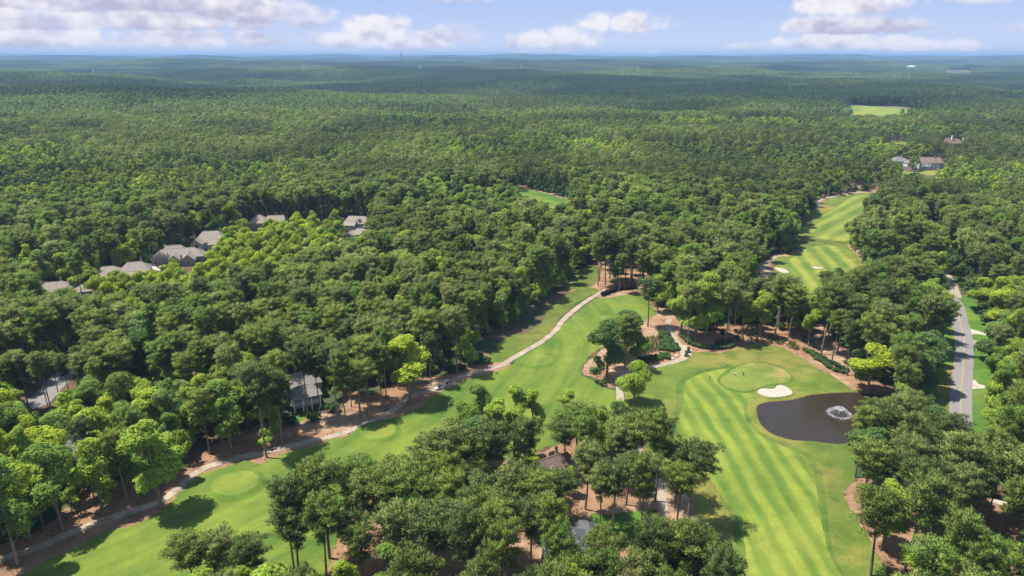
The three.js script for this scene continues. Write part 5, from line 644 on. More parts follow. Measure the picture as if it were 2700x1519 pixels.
{ // low bushes and saplings under the trees
  const r = rng(66), items = [], geo = [0, 1, 2].map((i) => makeShrub(700 + i, 34, 0.3)), lists = [[], [], []];
  const straw = ['strawLeft', 'strawBed', 'strawClump', 'strawFront', 'strawNear'].map((k) => boxed(PLAN[k]));
  for (let i = 0; i < 30000; i++) {
    const d = 110 + 560 * Math.sqrt(r()), a = (r() - 0.5) * 1.6, x = Math.sin(a) * d, z = -Math.cos(a) * d, q = r(), h = 1.2 + 3.2 * r() * r(); if (!standable(x, z)) continue; let s = false; for (const P of straw) if (inside(P, x, z)) s = true; if (s && q < 0.985) continue; if (overlooked(x, z, h, 1)) continue; if (lists[0].length + lists[1].length + lists[2].length > 9000) break;
    lists[Math.floor(r() * 3)].push({ x, z, h: s ? h * 0.5 : h, q: r() });
  }
  mass('underbrush', 'leafy underbrush on the floor of the woods', lists.map((l, i) => instanced('bushes', geo[i], whiteLeaf, l, (t, o) => { o.position.set(t.x, terrain(t.x, t.z), t.z); o.rotation.set(0, t.q * 6.28, 0); o.scale.set(t.h * 0.9, t.h, t.h * 0.9); }, (t) => colr.setRGB(...BROAD[t.q < 0.5 ? 3 : t.q < 0.8 ? 0 : 1]).multiplyScalar(0.8 + 0.4 * t.q))));
}
{ // saplings and understorey trees below the canopy
  const r = rng(1212), lists = [[], [], []], straw = ['strawLeft', 'strawBed', 'strawClump', 'strawFront', 'strawNear'].map((k) => boxed(PLAN[k]));
  for (let i = 0; i < 16000; i++) {
    const d = 112 + 520 * Math.sqrt(r()), a = (r() - 0.5) * 1.6, x = Math.sin(a) * d, z = -Math.cos(a) * d, h = 5 + 6 * r(), q = r(), rad = 1.9 + 1.5 * r(); if (!standable(x, z)) continue; let s = false; for (const P of straw) if (inside(P, x, z)) s = true; if ((s && q < (x < -82 && z > -180 ? 0.5 : 0.93)) || overlooked(x, z, h, rad)) continue;
    lists[i % 3].push({ x, z, h, rad, q: r(), tint: fbm(x / 40 + 9, z / 40, 2) });
  }
  const made = []; lists.forEach((l, i) => { const pr = midProtos.low[i], place = (t, o) => { o.position.set(t.x, 0, t.z); o.rotation.set(0, t.q * 6.28, 0); o.scale.set(t.rad / 4.7, t.h / 11, t.rad / 4.7); }; made.push(instanced('crowns', pr.crown, whiteLeaf, l, place, (t) => colr.setRGB(...BROAD[t.tint < 0.45 ? 3 : t.tint < 0.58 ? 0 : 1]).multiplyScalar(0.85 + 0.3 * t.q)), instanced('stems', pr.wood, broadBark, l, place)); });
  mass('saplings', 'young leafy trees filling in below the taller canopy', made);
}
{ // the woods out to the horizon, in patches of about forty trees
  const makeTile = (seed, pineShare) => {
    const r = rng(seed), L = new Leaves(), T = 46, placed = [];
    for (let i = 0; i < 260 && placed.length < 46; i++) {
      const x = (r() - 0.5) * T, z = (r() - 0.5) * T; if (placed.some(([a, b]) => Math.hypot(a - x, b - z) < 5.2)) continue; placed.push([x, z]);
      const pine = r() < pineShare, h = pine ? 16 + 9 * r() : 12 + 11 * r(), rad = pine ? 3.0 + 1.6 * r() : 3.6 + 3.4 * r() * r(), tone = (pine ? 0.78 : 1.08) * (0.78 + 0.44 * r()), yel = pine ? 0.06 : (r() - 0.4) * 0.3, n = 9;
      for (let k = 0; k < n; k++) { const a = k * 2.4 + r(), t = Math.sqrt((k + 0.5) / n), cx = x + Math.cos(a) * rad * t * 0.75, cz = z + Math.sin(a) * rad * t * 0.75, cy = h - 1.4 - (h * 0.34) * t * t - r() * 0.8, cr = rad * 0.42;
        for (let q = 0; q < 11; q++) { const d = unit(r); if (d[1] < -0.3) d[1] *= -0.7; const u = unit(r), face = norm3(d[0] + u[0] * 0.7, d[1] + u[1] * 0.7 + 0.35, d[2] + u[2] * 0.7), w = tone * (0.8 + 0.4 * r()); leafFace(L, r, [cx + d[0] * cr, cy + d[1] * cr, cz + d[2] * cr], face, 1.5 + r(), 1.3, norm3(face[0] * 0.5 + d[0] * 0.5, face[1] * 0.5 + d[1] * 0.5 + 0.15, face[2] * 0.5 + d[2] * 0.5), [w * (1 + yel), w * (1 + yel * 0.3), w * (1 - yel * 0.3)]); } }
      for (let q = 0; q < 8; q++) { const d = unit(r), w = tone * 0.9; leafFace(L, r, [x + d[0] * rad * 0.6, h * (0.2 + 0.4 * r()), z + d[2] * rad * 0.6], norm3(d[0], 0.3, d[2]), 3.2, 1, norm3(d[0], 0.3, d[2]), [w, w, w]); }
    }
    return L.geo();
  };
  const kinds = [[800, 0.9], [801, 0.9], [810, 0.5], [811, 0.5], [820, 0.1], [821, 0.1]].map(([s, p]) => makeTile(s, p)), lists = kinds.map(() => []), r = rng(88), T = 40;
  for (let z = -1100; z > -15200; z -= T) { const w = -z * 0.86 + 60; for (let x = -w; x < w; x += T) {
    const px = x + (r() - 0.5) * 14, pz = z + (r() - 0.5) * 14, d = Math.hypot(px, pz), q = r(), q2 = r(), q3 = r(); if (d < 1318 + 30 * (q - 0.5) || d > 15000 || (d > 7000 && q2 < 0.25)) continue;
    const s = CAM_Y / (CAM_Y - 21), s2 = CAM_Y / (CAM_Y - 10); let bad = inside(kept[8], px, pz); for (const P of openings) if (inside(P, px, pz) || inside(P, px * s, pz * s) || inside(P, px * s2, pz * s2) || inside(P, px * (s + s2) / 2, pz * (s + s2) / 2)) { bad = true; break; } if (bad || nearLine(roads[6], px, pz)) continue;
    const n = fbm(px / 420 + 7, pz / 560 + 2, 3) * 0.7 + fbm(px / 120, pz / 120, 2) * 0.3; const k = n > 0.53 ? 0 : n > 0.46 ? 2 : 4;
    lists[k + (q < 0.5 ? 0 : 1)].push({ x: px, z: pz, y: terrain(px, pz), turn: Math.floor(q3 * 4) * Math.PI / 2 + (q2 - 0.5) * 0.5, w: 0.9 + 0.2 * q, g: fbm(px / 600 + 31, pz / 420, 3) * 0.6 + n * -0.5 + 0.47 }); } }
  mass('distant_woods', 'unbroken woods running out to the hazy horizon', kinds.map((g, i) => instanced('tree_tops', g, whiteLeaf, lists[i], (t, o) => { o.position.set(t.x, t.y - 0.5, t.z); o.rotation.set(0, t.turn, 0); o.scale.set(1, 0.9 + 0.2 * t.w, 1); }, (t) => { const b = smooth(0.36, 0.64, t.g); return colr.setRGB(mix(0.085, 0.205, b) * t.w, mix(0.148, 0.285, b) * t.w, mix(0.055, 0.062, b) * t.w); })));
  console.log('tiles', lists.map((l) => l.length).join(' '), 'trees', trees.length, JSON.stringify(count));
}
// ---- hedges and bedding plants ----
const shrubGeo = [0, 1, 2].map((i) => makeShrub(900 + i, 60, 0.26)), tuftGeo = (() => { const r = rng(7), L = new Leaves(); clump(L, r, 0, 0.45, 0, 0.5, 0.9, 46, 0.34, 1.8, 1, 0.3); return L.geo(); })();
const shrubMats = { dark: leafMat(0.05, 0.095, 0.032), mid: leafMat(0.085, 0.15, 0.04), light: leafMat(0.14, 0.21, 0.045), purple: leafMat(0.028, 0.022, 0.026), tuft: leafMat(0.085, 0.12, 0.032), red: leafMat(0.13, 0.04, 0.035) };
const shrubRng = rng(17);
function shrub(name, x, z, rad, h, mat, label, group) { rad *= 1.2; h *= 1.15; const m = new THREE.Mesh(shrubGeo[Math.floor(shrubRng() * 3)], mat); m.name = numbered(name); m.position.set(x, 0.03, z); m.scale.set(rad, h, rad); m.rotation.y = shrubRng() * 6.28; m.castShadow = m.receiveShadow = true; tag(m, label, 'shrub', group); scene.add(m); }
function hedge(pts, n, rad, h, mat, label, group, spread = 0.4) { const c = new THREE.CatmullRomCurve3(pts.map(([x, z]) => new THREE.Vector3(x, 0, z)), false, 'centripetal'); for (let i = 0; i < n; i++) { const p = c.getPointAt((i + 0.5) / n); shrub('hedge_shrub', p.x + (shrubRng() - 0.5) * spread, p.z + (shrubRng() - 0.5) * spread, rad * (0.85 + 0.3 * shrubRng()), h * (0.85 + 0.3 * shrubRng()), mat, label, group); } }
hedge([[69.6, -259.5], [70.8, -257.5], [72.1, -252.8], [73.8, -249.6], [76, -248.4], [80.8, -247.9], [84, -248.1], [86.7, -249], [88.4, -250.8]], 24, 1.25, 1.25, shrubMats.mid, 'dark clipped shrub in the curved hedge beside the parked golf carts', 'shrubs of the curved hedge by the golf carts');
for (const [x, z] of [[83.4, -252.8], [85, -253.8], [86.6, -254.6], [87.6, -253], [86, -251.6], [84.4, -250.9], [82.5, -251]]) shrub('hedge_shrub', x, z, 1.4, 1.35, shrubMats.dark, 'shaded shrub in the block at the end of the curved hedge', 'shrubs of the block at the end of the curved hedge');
for (const [x, z] of [[62.5, -263.5], [64.3, -261.6], [61.5, -258.8], [62.7, -256], [64.5, -256], [60.9, -252.4], [62.6, -250.6], [64.8, -250.6], [59.4, -247.1], [61.3, -246.3], [63.2, -245.4], [65, -247.1], [62, -261], [63.5, -258.5], [61.6, -254.3], [63.6, -253.2], [60.3, -249.6], [64, -248.8], [61.9, -248.3]]) shrub('hedge_shrub', x, z, 1.55, 1.3, shrubMats.mid, 'green shrub in the block between the cart path and the rows of young plants', 'shrubs of the block beside the cart path');
for (const [x, z] of [[49.2, -237.2], [51.2, -237.4], [53.6, -238.8], [55.8, -239.6], [58.2, -241.2], [60.2, -241.2], [50.8, -234.8], [53.7, -236.2], [56.7, -237.6], [59.4, -238.8], [52.3, -236], [55.2, -237.8], [58, -239.4]]) shrub('hedge_shrub', x, z, 1.45, 1.25, shrubMats.mid, 'dark shrub in the low block at the foot of the planted bed', 'shrubs of the low block at the foot of the planted bed');
hedge([[114.8, -246.3], [116, -243.5], [116.6, -240.2], [116.9, -236.5], [117.5, -233.2], [118.2, -229.3], [119.4, -227], [122, -225.3]], 17, 1.25, 1.2, shrubMats.mid, 'shrub in the long hedge sloping down to the pond', 'shrubs of the long hedge above the pond');
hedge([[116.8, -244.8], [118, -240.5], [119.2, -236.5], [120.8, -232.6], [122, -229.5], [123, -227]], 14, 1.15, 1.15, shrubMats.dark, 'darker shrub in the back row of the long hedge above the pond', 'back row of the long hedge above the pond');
hedge([[43.8, -310.3], [46, -312.9], [48.5, -315.5], [51.9, -318.6], [55.7, -319.9], [59.3, -320.6], [61.5, -322.2]], 17, 1.35, 1.5, shrubMats.purple, 'purple-black shrub in the dark hedge at the end of the cart path', 'purple-black hedge at the end of the cart path');
for (const [x, z, r, h, m, l] of [[114.4, -267.7, 2.2, 2.6, 'mid', 'broad round bush behind the planted slope, left of the pale bush'], [122.4, -270.9, 1.7, 2.6, 'light', 'pale round bush behind the planted slope'], [118.7, -255.4, 0.9, 2.2, 'mid', 'topmost of three clipped evergreen bushes above the long hedge'], [119.9, -252.5, 0.95, 2.2, 'mid', 'middle of three clipped evergreen bushes above the long hedge'], [119.4, -248.9, 0.8, 1.6, 'dark', 'lowest of three clipped evergreen bushes above the long hedge'], [86.7, -260.7, 1.0, 2.4, 'dark', 'upright dark bush on the mulch right of the round tree'], [93.6, -264.5, 0.9, 1.4, 'mid', 'small green bush on the mulch beside the left pale-trunked pine'],
  [-12.3, -235.5, 2.6, 2.8, 'dark', 'big dark bush on the straw left of the cart path'], [-9.6, -234.0, 2.4, 2.4, 'mid', 'green bush right of the big dark bush by the cart path'], [-15.4, -232.6, 2.2, 2.2, 'mid', 'green bush left of the big dark bush by the cart path'], [-21.4, -226.8, 2.2, 2.6, 'dark', 'dark bush on the straw above the two moving golf carts'], [-18.6, -228.4, 2.0, 2.2, 'mid', 'low bush between the carts and the big dark bush'], [-69.3, -188.5, 2.4, 2.6, 'dark', 'round dark bush at the corner of the pillared house lawn'], [-63.3, -191.5, 2.2, 2.2, 'dark', 'dark bush by the pines of the pillared house lawn'], [-58.5, -197, 2.4, 2.8, 'mid', 'large bush at the far side of the pillared house lawn'], [18.9, -136.0, 1.0, 1.6, 'red', 'red-leaved bush at the corner of the grey-roofed house'], [18.2, -126.8, 1.0, 1.4, 'red', 'red-leaved bush below the grey-roofed house']]) shrub('bush', x, z, r, h, shrubMats[m], l);
{
  const r = rng(23), plant = (x, z, s, label, group) => { const m = new THREE.Mesh(tuftGeo, shrubMats.tuft); m.name = numbered('bedding_plant'); m.position.set(x, 0.03, z); m.scale.setScalar(s); m.rotation.y = r() * 6.28; m.castShadow = m.receiveShadow = true; tag(m, label, 'plant', group); scene.add(m); };
  for (let row = 0; row < 5; row++) for (let i = 0; i < 11; i++) { const t = i / 10, u = row / 4, x = mix(mix(54.2, 59.6, u), mix(51.6, 57.2, u), t) + Math.sin(t * 3) * 0.9, z = mix(-258, -243.5, t) - u * 1.4; plant(x + (r() - 0.5) * 0.3, z + (r() - 0.5) * 0.3, 1.05 + 0.3 * r(), 'small young plant in curved rows on the pale straw', 'rows of young plants on the pale straw'); }
  const area = boxed([[91.5, -260.7], [99.7, -262.2], [107.6, -260.7], [113.6, -254.7], [114.6, -248.5], [112, -245], [108.7, -251.1], [101.6, -254.5], [94.4, -254], [91.2, -252.6]]);
  for (let x = 90; x < 116; x += 1.25) for (let z = -263; z < -244; z += 1.35) { const px = x + (r() - 0.5) * 0.8, pz = z + (r() - 0.5) * 0.8; if (inside(area, px, pz) && r() < 0.85) plant(px, pz, 0.85 + 0.5 * r(), 'tuft of ground-cover plants dotted over the mulched slope', 'plants dotted over the mulched slope'); }
}
for (const [x, z, s, l] of [[63.6, -240.8, 0.6, 'pale boulder at the edge of the cart path bend, nearer the carts'], [61.5, -238.2, 0.55, 'pale boulder at the edge of the cart path below the other one']]) { const g = new THREE.IcosahedronGeometry(s, 2), p = g.attributes.position; for (let i = 0; i < p.count; i++) { const k = 0.8 + 0.4 * noise(p.getX(i) * 3 + x, p.getZ(i) * 3 + p.getY(i) * 2); p.setXYZ(i, p.getX(i) * k * 1.3, p.getY(i) * k * 0.7, p.getZ(i) * k); } g.computeVertexNormals(); const m = new THREE.Mesh(g, std(0.62, 0.54, 0.44, 0.9)); m.name = numbered('boulder'); m.position.set(x, s * 0.3, z); tag(m, l, 'boulder'); shade(m); scene.add(m); }

{ // needles, twigs and weeds strewn over the pine straw
  const r = rng(51), list = [], polys = ['strawLeft', 'strawBed', 'strawClump', 'strawFront', 'strawNear'].map((k) => boxed(PLAN[k])), green = ['lawnLeft', 'lawnRight', 'houseLawn'].map((k) => boxed(PLAN[k]));
  for (const P of polys) { const n = Math.round((P.b - P.a) * (P.d - P.c) * 0.22); for (let i = 0; i < n; i++) { const x = mix(P.a, P.b, r()), z = mix(P.c, P.d, r()); if (!inside(P, x, z) || green.some((g) => inside(g, x, z)) || roads.slice(2).some((L) => nearLine([L[0], 1.5], x, z))) continue; list.push({ x, z, s: 0.12 + 0.4 * r() * r(), q: r(), t: r() }); } }
  mass('ground_litter', 'twigs, cones and weeds strewn over the pine straw', [instanced('litter', tuftGeo, whiteLeaf, list, (t, o) => { o.position.set(t.x, 0.01, t.z); o.rotation.set(0, t.t * 6.28, 0); o.scale.set(t.s * 1.6, t.s * 0.8, t.s * 1.6); }, (t) => (t.q < 0.62 ? colr.setRGB(0.16, 0.085, 0.05) : t.q < 0.8 ? colr.setRGB(0.34, 0.22, 0.13) : colr.setRGB(0.10, 0.14, 0.04)))]);
}

// ---- fountain ----
{
  const f = thing('fountain', 'white spray fountain falling in a ring on the pond', 'fountain', [106, 0.2, -195.9]), r = rng(3), drop = new THREE.SphereGeometry(1, 5, 4);
  const spray = new THREE.MeshPhysicalMaterial({ color: new THREE.Color().setRGB(0.92, 0.94, 0.96), roughness: 0.35, transmission: 0.25, thickness: 0 });
  part('float', new THREE.CylinderGeometry(0.55, 0.65, 0.3, 20), dark, f); part('nozzle', new THREE.CylinderGeometry(0.12, 0.2, 0.5, 12).translate(0, 0.35, 0), std(0.4, 0.4, 0.42, 0.4), f);
  const n = 4200, m = new THREE.InstancedMesh(drop, spray, n); m.name = 'spray'; m.userData.kind = 'stuff';
  for (let i = 0; i < n; i++) { const jet = i % 2, t = jet ? 0.5 * r() : r() ** 0.8, a = jet ? Math.floor(r() * 14) / 14 * 6.283 + (r() - 0.5) * 0.1 : r() * 6.283, q = jet ? 0.95 : 0.55 + 0.45 * r(), reach = 3.25 * q * (0.92 + 0.16 * noise(Math.cos(a) * 4 + 5, Math.sin(a) * 4)), y = 0.5 * (1 - t) + (2.5 - q) * 4 * t * (1 - t) + (r() - 0.5) * 0.3 * t; const s = (0.010 + 0.014 * r()) * (1 + t * 0.5); dummy.position.set(Math.cos(a) * reach * t, Math.max(0.03, y), Math.sin(a) * reach * t); dummy.rotation.set(0, 0, 0); dummy.scale.set(s, s * 2, s); dummy.updateMatrix(); m.setMatrixAt(i, dummy.matrix); }
  f.add(m);
  const k = 1100, w = new THREE.InstancedMesh(drop, spray, k); w.name = 'foam_ring'; w.userData.kind = 'stuff';
  for (let i = 0; i < k; i++) { const a = r() * 6.283, g = (r() + r() + r() - 1.5) / 1.5, R = 3.3 * (0.9 + 0.2 * noise(Math.cos(a) * 3 + 9, Math.sin(a) * 3 + 2)) + g * 1.1, s = 0.014 + 0.03 * r(); dummy.position.set(Math.cos(a) * R, 0.02 + 0.1 * r() * (1 - Math.abs(g)), Math.sin(a) * R); dummy.scale.set(s * 1.6, s * 0.7, s * 1.6); dummy.updateMatrix(); w.setMatrixAt(i, dummy.matrix); }
  f.add(w);
}

// ---- flag, golfers, carts ----
{ const f = thing('flagstick', 'thin flagstick with a yellow flag on the putting green', 'flag', [82.2, 0.17, -222.6]); part('pole', new THREE.CylinderGeometry(0.03, 0.03, 2.3, 8).translate(0, 1.15, 0), trim, f); const g = new THREE.PlaneGeometry(0.6, 0.42, 10, 3), p = g.attributes.position; for (let i = 0; i < p.count; i++) p.setZ(i, Math.sin(p.getX(i) * 9) * 0.05); g.translate(0.32, 2.05, 0); g.computeVertexNormals(); part('flag', g, std(0.75, 0.72, 0.04, 0.8, { side: THREE.DoubleSide }), f); }
function figure(bones, colors) { // one continuous body from tapered bones joined smoothly
  const res = 60, half = 1.05, mc = new MarchingCubes(res, new THREE.MeshStandardMaterial(), false, false, 60000); mc.isolation = 0;
  for (let k = 0; k < res; k++) for (let j = 0; j < res; j++) for (let i = 0; i < res; i++) {
    const x = (i / res * 2 - 1) * half, y = (j / res * 2 - 1) * half, z = (k / res * 2 - 1) * half; let s = 0;
    for (const [a, b, ra, rb] of bones) { const dx = b[0] - a[0], dy = b[1] - a[1], dz = b[2] - a[2], l = dx * dx + dy * dy + dz * dz || 1e-6, t = Math.min(1, Math.max(0, ((x - a[0]) * dx + (y - a[1]) * dy + (z - a[2]) * dz) / l)), d = Math.hypot(x - a[0] - dx * t, y - a[1] - dy * t, z - a[2] - dz * t) - mix(ra, rb, t); s += Math.exp(-d * 38); }
    mc.field[i + j * res + k * res * res] = Math.log(s) / 38;
  }
  mc.update(); const n = mc.count, g = new THREE.BufferGeometry(), pos = new Float32Array(n * 3), nor = new Float32Array(n * 3), col = new Float32Array(n * 3);
  for (let i = 0; i < n; i++) { const x = mc.positionArray[i * 3] * half, y = mc.positionArray[i * 3 + 1] * half, z = mc.positionArray[i * 3 + 2] * half; pos.set([x, y + 0.9, z], i * 3); nor.set([mc.normalArray[i * 3], mc.normalArray[i * 3 + 1], mc.normalArray[i * 3 + 2]], i * 3); let best = 1e9, q = 0; bones.forEach(([a, b, ra, rb, c], m) => { const dx = b[0] - a[0], dy = b[1] - a[1], dz = b[2] - a[2], l = dx * dx + dy * dy + dz * dz || 1e-6, t = Math.min(1, Math.max(0, ((x - a[0]) * dx + (y - a[1]) * dy + (z - a[2]) * dz) / l)), d = Math.hypot(x - a[0] - dx * t, y - a[1] - dy * t, z - a[2] - dz * t) - mix(ra, rb, t); if (d < best) { best = d; q = c; } }); col.set(colors[q], i * 3); }
  g.setAttribute('position', new THREE.BufferAttribute(pos, 3)); g.setAttribute('normal', new THREE.BufferAttribute(nor, 3)); g.setAttribute('color', new THREE.BufferAttribute(col, 3)); return g;
}
// heights are measured from 0.9 m; colour: 0 skin, 1 shirt, 2 trousers, 3 shoes, 4 hat or hair
const standing = (armL, armR) => [[[-0.1, 0.0, 0], [-0.11, -0.42, 0.02], 0.085, 0.06, 2], [[-0.11, -0.42, 0.02], [-0.12, -0.82, 0], 0.055, 0.042, 2], [[-0.12, -0.86, -0.02], [-0.13, -0.87, 0.13], 0.04, 0.035, 3], [[0.1, 0.0, 0], [0.11, -0.42, 0.02], 0.085, 0.06, 2], [[0.11, -0.42, 0.02], [0.12, -0.82, 0], 0.055, 0.042, 2], [[0.12, -0.86, -0.02], [0.13, -0.87, 0.13], 0.04, 0.035, 3], [[0, 0.0, 0], [0, 0.18, 0], 0.13, 0.125, 2], [[0, 0.2, 0], [0, 0.48, 0], 0.125, 0.14, 1], [[-0.15, 0.5, 0], [0.15, 0.5, 0], 0.085, 0.085, 1], [[0, 0.55, 0], [0, 0.66, 0.01], 0.05, 0.05, 0], [[0, 0.72, 0.02], [0, 0.77, 0.01], 0.085, 0.088, 0], [[0, 0.82, 0], [0, 0.84, 0.08], 0.085, 0.05, 4], ...armL, ...armR];
const armDown = (s) => [[[s * 0.19, 0.5, 0], [s * 0.24, 0.22, 0], 0.055, 0.045, 1], [[s * 0.24, 0.22, 0], [s * 0.25, -0.02, 0.06], 0.04, 0.03, 0], [[s * 0.25, -0.04, 0.07], [s * 0.245, -0.11, 0.09], 0.035, 0.02, 0]];
const armHold = (s) => [[[s * 0.19, 0.5, 0], [s * 0.2, 0.25, 0.1], 0.055, 0.045, 1], [[s * 0.2, 0.25, 0.1], [s * 0.04, 0.1, 0.3], 0.04, 0.03, 0], [[s * 0.04, 0.1, 0.3], [s * 0.02, 0.05, 0.34], 0.035, 0.025, 0]];
const bent = (bones) => bones.map(([a, b, ra, rb, c]) => { const f = ([x, y, z]) => { if (y < 0.12) return [x, y, z]; const t = y - 0.12, an = 0.75; return [x, 0.12 + t * Math.cos(an), z + t * Math.sin(an)]; }; return [f(a), f(b), ra, rb, c]; });
const skin = [0.42, 0.26, 0.18], clothMat = new THREE.MeshStandardMaterial({ vertexColors: true, roughness: 0.85 });
function person(label, [x, y, z], turn, bones, colors, club) { const t = thing('person', label, 'person', [x, y, z], turn, 'golfers'); part('body', figure(bones, [skin, ...colors]), clothMat, t); if (club) part('golf_club', mergeGeometries([limb([[0.02, 0.95, 0.34], [0.02, 0.06, 0.62]], 0.012, 0.009, 5).toNonIndexed(), limb([[0.02, 0.06, 0.62], [0.02, 0.04, 0.74]], 0.03, 0.02, 5).toNonIndexed()]), std(0.5, 0.5, 0.5, 0.3), t); return t; }
person('golfer in a white shirt bending over the ball beside the yellow flag', [80.7, 0.17, -223.4], 0.6, bent(standing(armHold(-1), armHold(1))), [[0.8, 0.8, 0.78], [0.16, 0.16, 0.17], [0.7, 0.7, 0.7], [0.8, 0.8, 0.8]], true);
person('golfer in black standing on the putting green right of the flag', [83.6, 0.17, -223.0], -0.4, standing(armDown(-1), armHold(1)), [[0.015, 0.015, 0.017], [0.03, 0.03, 0.032], [0.5, 0.5, 0.5], [0.015, 0.015, 0.015]], true);
person('golfer in dark clothes on the fairway below the green', [70.7, 0.11, -220.2], 1.2, standing(armDown(-1), armDown(1)), [[0.03, 0.022, 0.016], [0.028, 0.024, 0.02], [0.05, 0.05, 0.05], [0.02, 0.02, 0.02]]);
person('golfer in a pale blue shirt at the back edge of the green', [78.0, 0.1, -229.2], 0.3, standing(armDown(-1), armHold(1)), [[0.55, 0.66, 0.72], [0.3, 0.32, 0.35], [0.6, 0.6, 0.6], [0.8, 0.8, 0.8]], true);
person('golfer in a purple top standing behind the rear golf cart on the path', [-21.7, 0.14, -217.6], 1.0, standing(armDown(-1), armHold(1)), [[0.16, 0.07, 0.16], [0.03, 0.03, 0.035], [0.1, 0.1, 0.1], [0.06, 0.035, 0.02]]);
const tyre = std(0.025, 0.025, 0.027, 0.9), blackPlastic = std(0.03, 0.03, 0.033, 0.5), seatMat = std(0.10, 0.10, 0.11, 0.7);
function cart([x, y, z], turn, label, paint, roofPaint, bag) {
  const t = thing('golf_cart', label, 'golf cart', [x, y, z], turn, 'golf carts'), P = new THREE.MeshPhysicalMaterial({ color: new THREE.Color().setRGB(...paint), roughness: 0.35, clearcoat: 0.6, clearcoatRoughness: 0.15 });
  const side = new THREE.Shape([[-1.2, 0.32], [-1.2, 0.72], [-0.5, 0.78], [-0.35, 0.38], [0.55, 0.36], [0.72, 0.86], [0.98, 0.8], [1.22, 0.55], [1.2, 0.3]].map(([a, b]) => new THREE.Vector2(a, b)));
  part('body', new THREE.ExtrudeGeometry(side, { depth: 1.06, bevelEnabled: true, bevelSize: 0.04, bevelThickness: 0.04, bevelSegments: 2 }).translate(0, 0, -0.53), P, t);
  part('seat', new RoundedBoxGeometry(0.5, 0.18, 1.05, 3, 0.05).translate(-0.25, 0.8, 0), seatMat, t); part('backrest', new RoundedBoxGeometry(0.12, 0.45, 1.05, 3, 0.05).translate(-0.52, 1.1, 0), seatMat, t);
  part('roof', new RoundedBoxGeometry(1.7, 0.09, 1.16, 3, 0.04).translate(-0.05, 1.85, 0), std(...roofPaint, 0.5), t);
  for (const [a, b] of [[0.72, 0.5], [0.72, -0.5], [-0.8, 0.5], [-0.8, -0.5]]) part('roof_post', limb([[a, 0.75, b], [a * 0.92, 1.83, b]], 0.022, 0.022, 6), blackPlastic, t);
  part('windscreen', bx(0.02, 0.8, 0.96, 0.72, 1.3, 0), new THREE.MeshPhysicalMaterial({ transmission: 1, roughness: 0.02, thickness: 0, ior: 1.45 }), t);
  part('steering_wheel', new THREE.TorusGeometry(0.17, 0.02, 6, 18).rotateY(Math.PI / 2).rotateZ(0.6).translate(0.42, 1.05, -0.25), blackPlastic, t);
  for (const [a, b] of [[0.8, 0.5], [0.8, -0.5], [-0.8, 0.5], [-0.8, -0.5]]) { const w = part('wheel', new THREE.TorusGeometry(0.17, 0.075, 8, 18).translate(a, 0.245, b), tyre, t); part('hub', new THREE.CylinderGeometry(0.12, 0.12, 0.1, 14).rotateX(Math.PI / 2).translate(a, 0.245, b), std(0.5, 0.5, 0.5, 0.4), w); }
  for (const b of [-0.25, 0.25]) { part('golf_bag', new THREE.CylinderGeometry(0.14, 0.12, 0.85, 12).rotateZ(0.15).translate(-0.98, 1.05, b), std(...(b < 0 ? bag : [0.04, 0.04, 0.05]), 0.7), t); }
  for (const b of [-0.36, 0.36]) part('headlight', new THREE.SphereGeometry(0.06, 10, 8).translate(1.17, 0.58, b), trim, t);
  return t;
}
cart([-25.6, 0.15, -213.2], Math.PI + 0.75, 'leading white golf cart rolling down the left cart path', [0.78, 0.78, 0.77], [0.05, 0.055, 0.06], [0.05, 0.05, 0.06]);
cart([-23.1, 0.15, -215.8], Math.PI + 0.75, 'rear white golf cart with a golfer behind it on the left cart path', [0.76, 0.76, 0.76], [0.6, 0.6, 0.6], [0.12, 0.04, 0.14]);
cart([67.2, 0.16, -240.8], -2.0, 'dark golf cart parked nearest on the concrete apron', [0.03, 0.035, 0.045], [0.025, 0.03, 0.035], [0.5, 0.5, 0.5]);
cart([68.9, 0.16, -244.4], -2.0, 'dark golf cart parked second on the concrete apron', [0.03, 0.035, 0.045], [0.025, 0.03, 0.035], [0.3, 0.3, 0.32]);

// ---- pole, pylons, mast, wires, bird ----
{ const p = thing('bare_pole', 'tall grey pole on the grass by the far cart path', 'pole', [242.9, 0, -518.7]); part('shaft', new THREE.CylinderGeometry(0.16, 0.28, 16.5, 10).translate(0, 8.25, 0), std(0.36, 0.33, 0.29, 0.9), p); part('foot', new THREE.CylinderGeometry(0.5, 0.6, 0.5, 12).translate(0, 0.25, 0), std(0.4, 0.38, 0.35), p); }
const steel = std(0.62, 0.64, 0.66, 0.5, { metalness: 0.3 });
function lattice(parent, h, w0, w1, bar, name = 'lattice', mat = steel) { const g = [], n = Math.round(h / 6); for (let i = 0; i < n; i++) { const a = i / n, b = (i + 1) / n, A = mix(w0, w1, a ** 0.7), B = mix(w0, w1, b ** 0.7); for (const [sx, sz, ex, ez] of [[1, 1, 1, -1], [1, -1, -1, -1], [-1, -1, -1, 1], [-1, 1, 1, 1]]) { g.push(limb([[sx * A, a * h, sz * A], [sx * B, b * h, sz * B]], bar, bar, 4), limb([[sx * A, a * h, sz * A], [ex * B, b * h, ez * B]], bar * 0.6, bar * 0.6, 3), limb([[sx * B, b * h, sz * B], [ex * B, b * h, ez * B]], bar * 0.6, bar * 0.6, 3)); } } return part(name, mergeGeometries(g), mat, parent); }
const pylons = [];
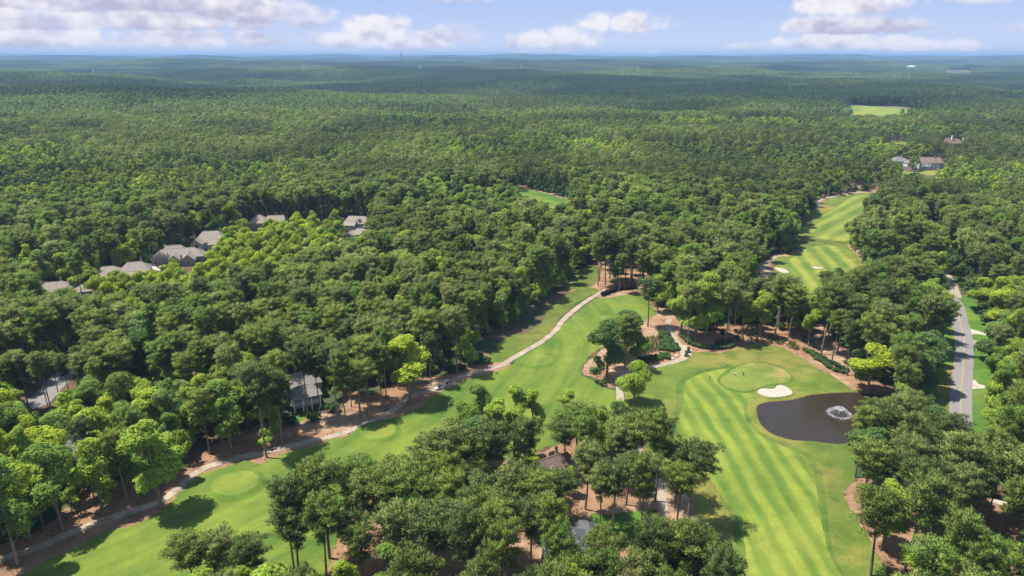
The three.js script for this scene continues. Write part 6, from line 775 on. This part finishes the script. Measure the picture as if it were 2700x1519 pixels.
for (const [x, z, l] of [[-2200, -3760, 'power pylon at the far left, wires running off both ways'], [-1060, -3640, 'power pylon on the left above a pale clearing'], [-470, -3650, 'power pylon left of the middle of the horizon woods'], [46, -3660, 'power pylon near the middle of the horizon woods'], [600, -3400, 'power pylon right of the middle of the horizon woods'], [1630, -2930, 'power pylon on the right below the white barn']]) {
  const y = terrain(x, z), p = thing('pylon', l, 'pylon', [x, y, z], 0.2, 'power pylons'); lattice(p, 50, 4.2, 1.0, 0.26); for (const [yy, w] of [[36, 8], [43, 7]]) part('crossarm', mergeGeometries([limb([[-w, yy, 0], [w, yy, 0]], 0.28, 0.28, 4), limb([[-w, yy, 0], [0, yy + 2.4, 0]], 0.18, 0.18, 3), limb([[w, yy, 0], [0, yy + 2.4, 0]], 0.18, 0.18, 3)]), steel, p); pylons.push([x, y, z]);
}
for (let i = 0; i < 5; i++) for (const o of [-7.5, 7.5]) { const [ax, ay, az] = pylons[i], [bx2, by2, bz2] = pylons[i + 1], pts = []; for (let k = 0; k <= 24; k++) { const t = k / 24; pts.push([mix(ax, bx2, t), mix(ay, by2, t) + 35.6 - 46 * t * (1 - t), mix(az, bz2, t) + o]); } const m = new THREE.Mesh(limb(pts, 0.12, 0.12, 3), steel); m.name = numbered('power_line'); tag(m, `${o < 0 ? 'farther' : 'nearer'} wire between power pylon ${['one and two', 'two and three', 'three and four', 'four and five', 'five and six'][i]} counted from the left`, 'wire', 'power lines'); shade(m); scene.add(m); }
{ const t = thing('radio_mast', 'tall dark lattice mast standing up against the clouds', 'mast', [-770, terrain(-770, -5000), -5000]); lattice(t, 118 - terrain(-770, -5000) + 14, 2.2, 1.6, 0.5, 'lattice', std(0.12, 0.12, 0.13, 0.7)); part('antenna', new THREE.CylinderGeometry(2.4, 2.4, 4, 8).translate(0, 118 - terrain(-770, -5000) + 10, 0), dark, t); }
{ const L = []; for (const s of [-1, 1]) { L.push([[0, 0, -0.12], [s * 0.34, 0.12, -0.1], [s * 0.3, 0.12, 0.12], [0, 0, 0.14]], [[s * 0.34, 0.12, -0.1], [s * 0.72, 0.02, 0.06], [s * 0.3, 0.12, 0.12]]); } const b = thing('bird', 'tiny dark bird gliding in the sky above the left horizon', 'bird', [-92, CAM_Y + 10.2, -340]); part('body', mergeGeometries([new THREE.SphereGeometry(0.11, 10, 8).scale(1, 0.9, 2.4).deleteAttribute('uv').toNonIndexed(), quadGeo(L).deleteAttribute('uv')]), std(0.03, 0.03, 0.03, 0.9, { side: THREE.DoubleSide }), b); }

renderer.render(scene, camera);
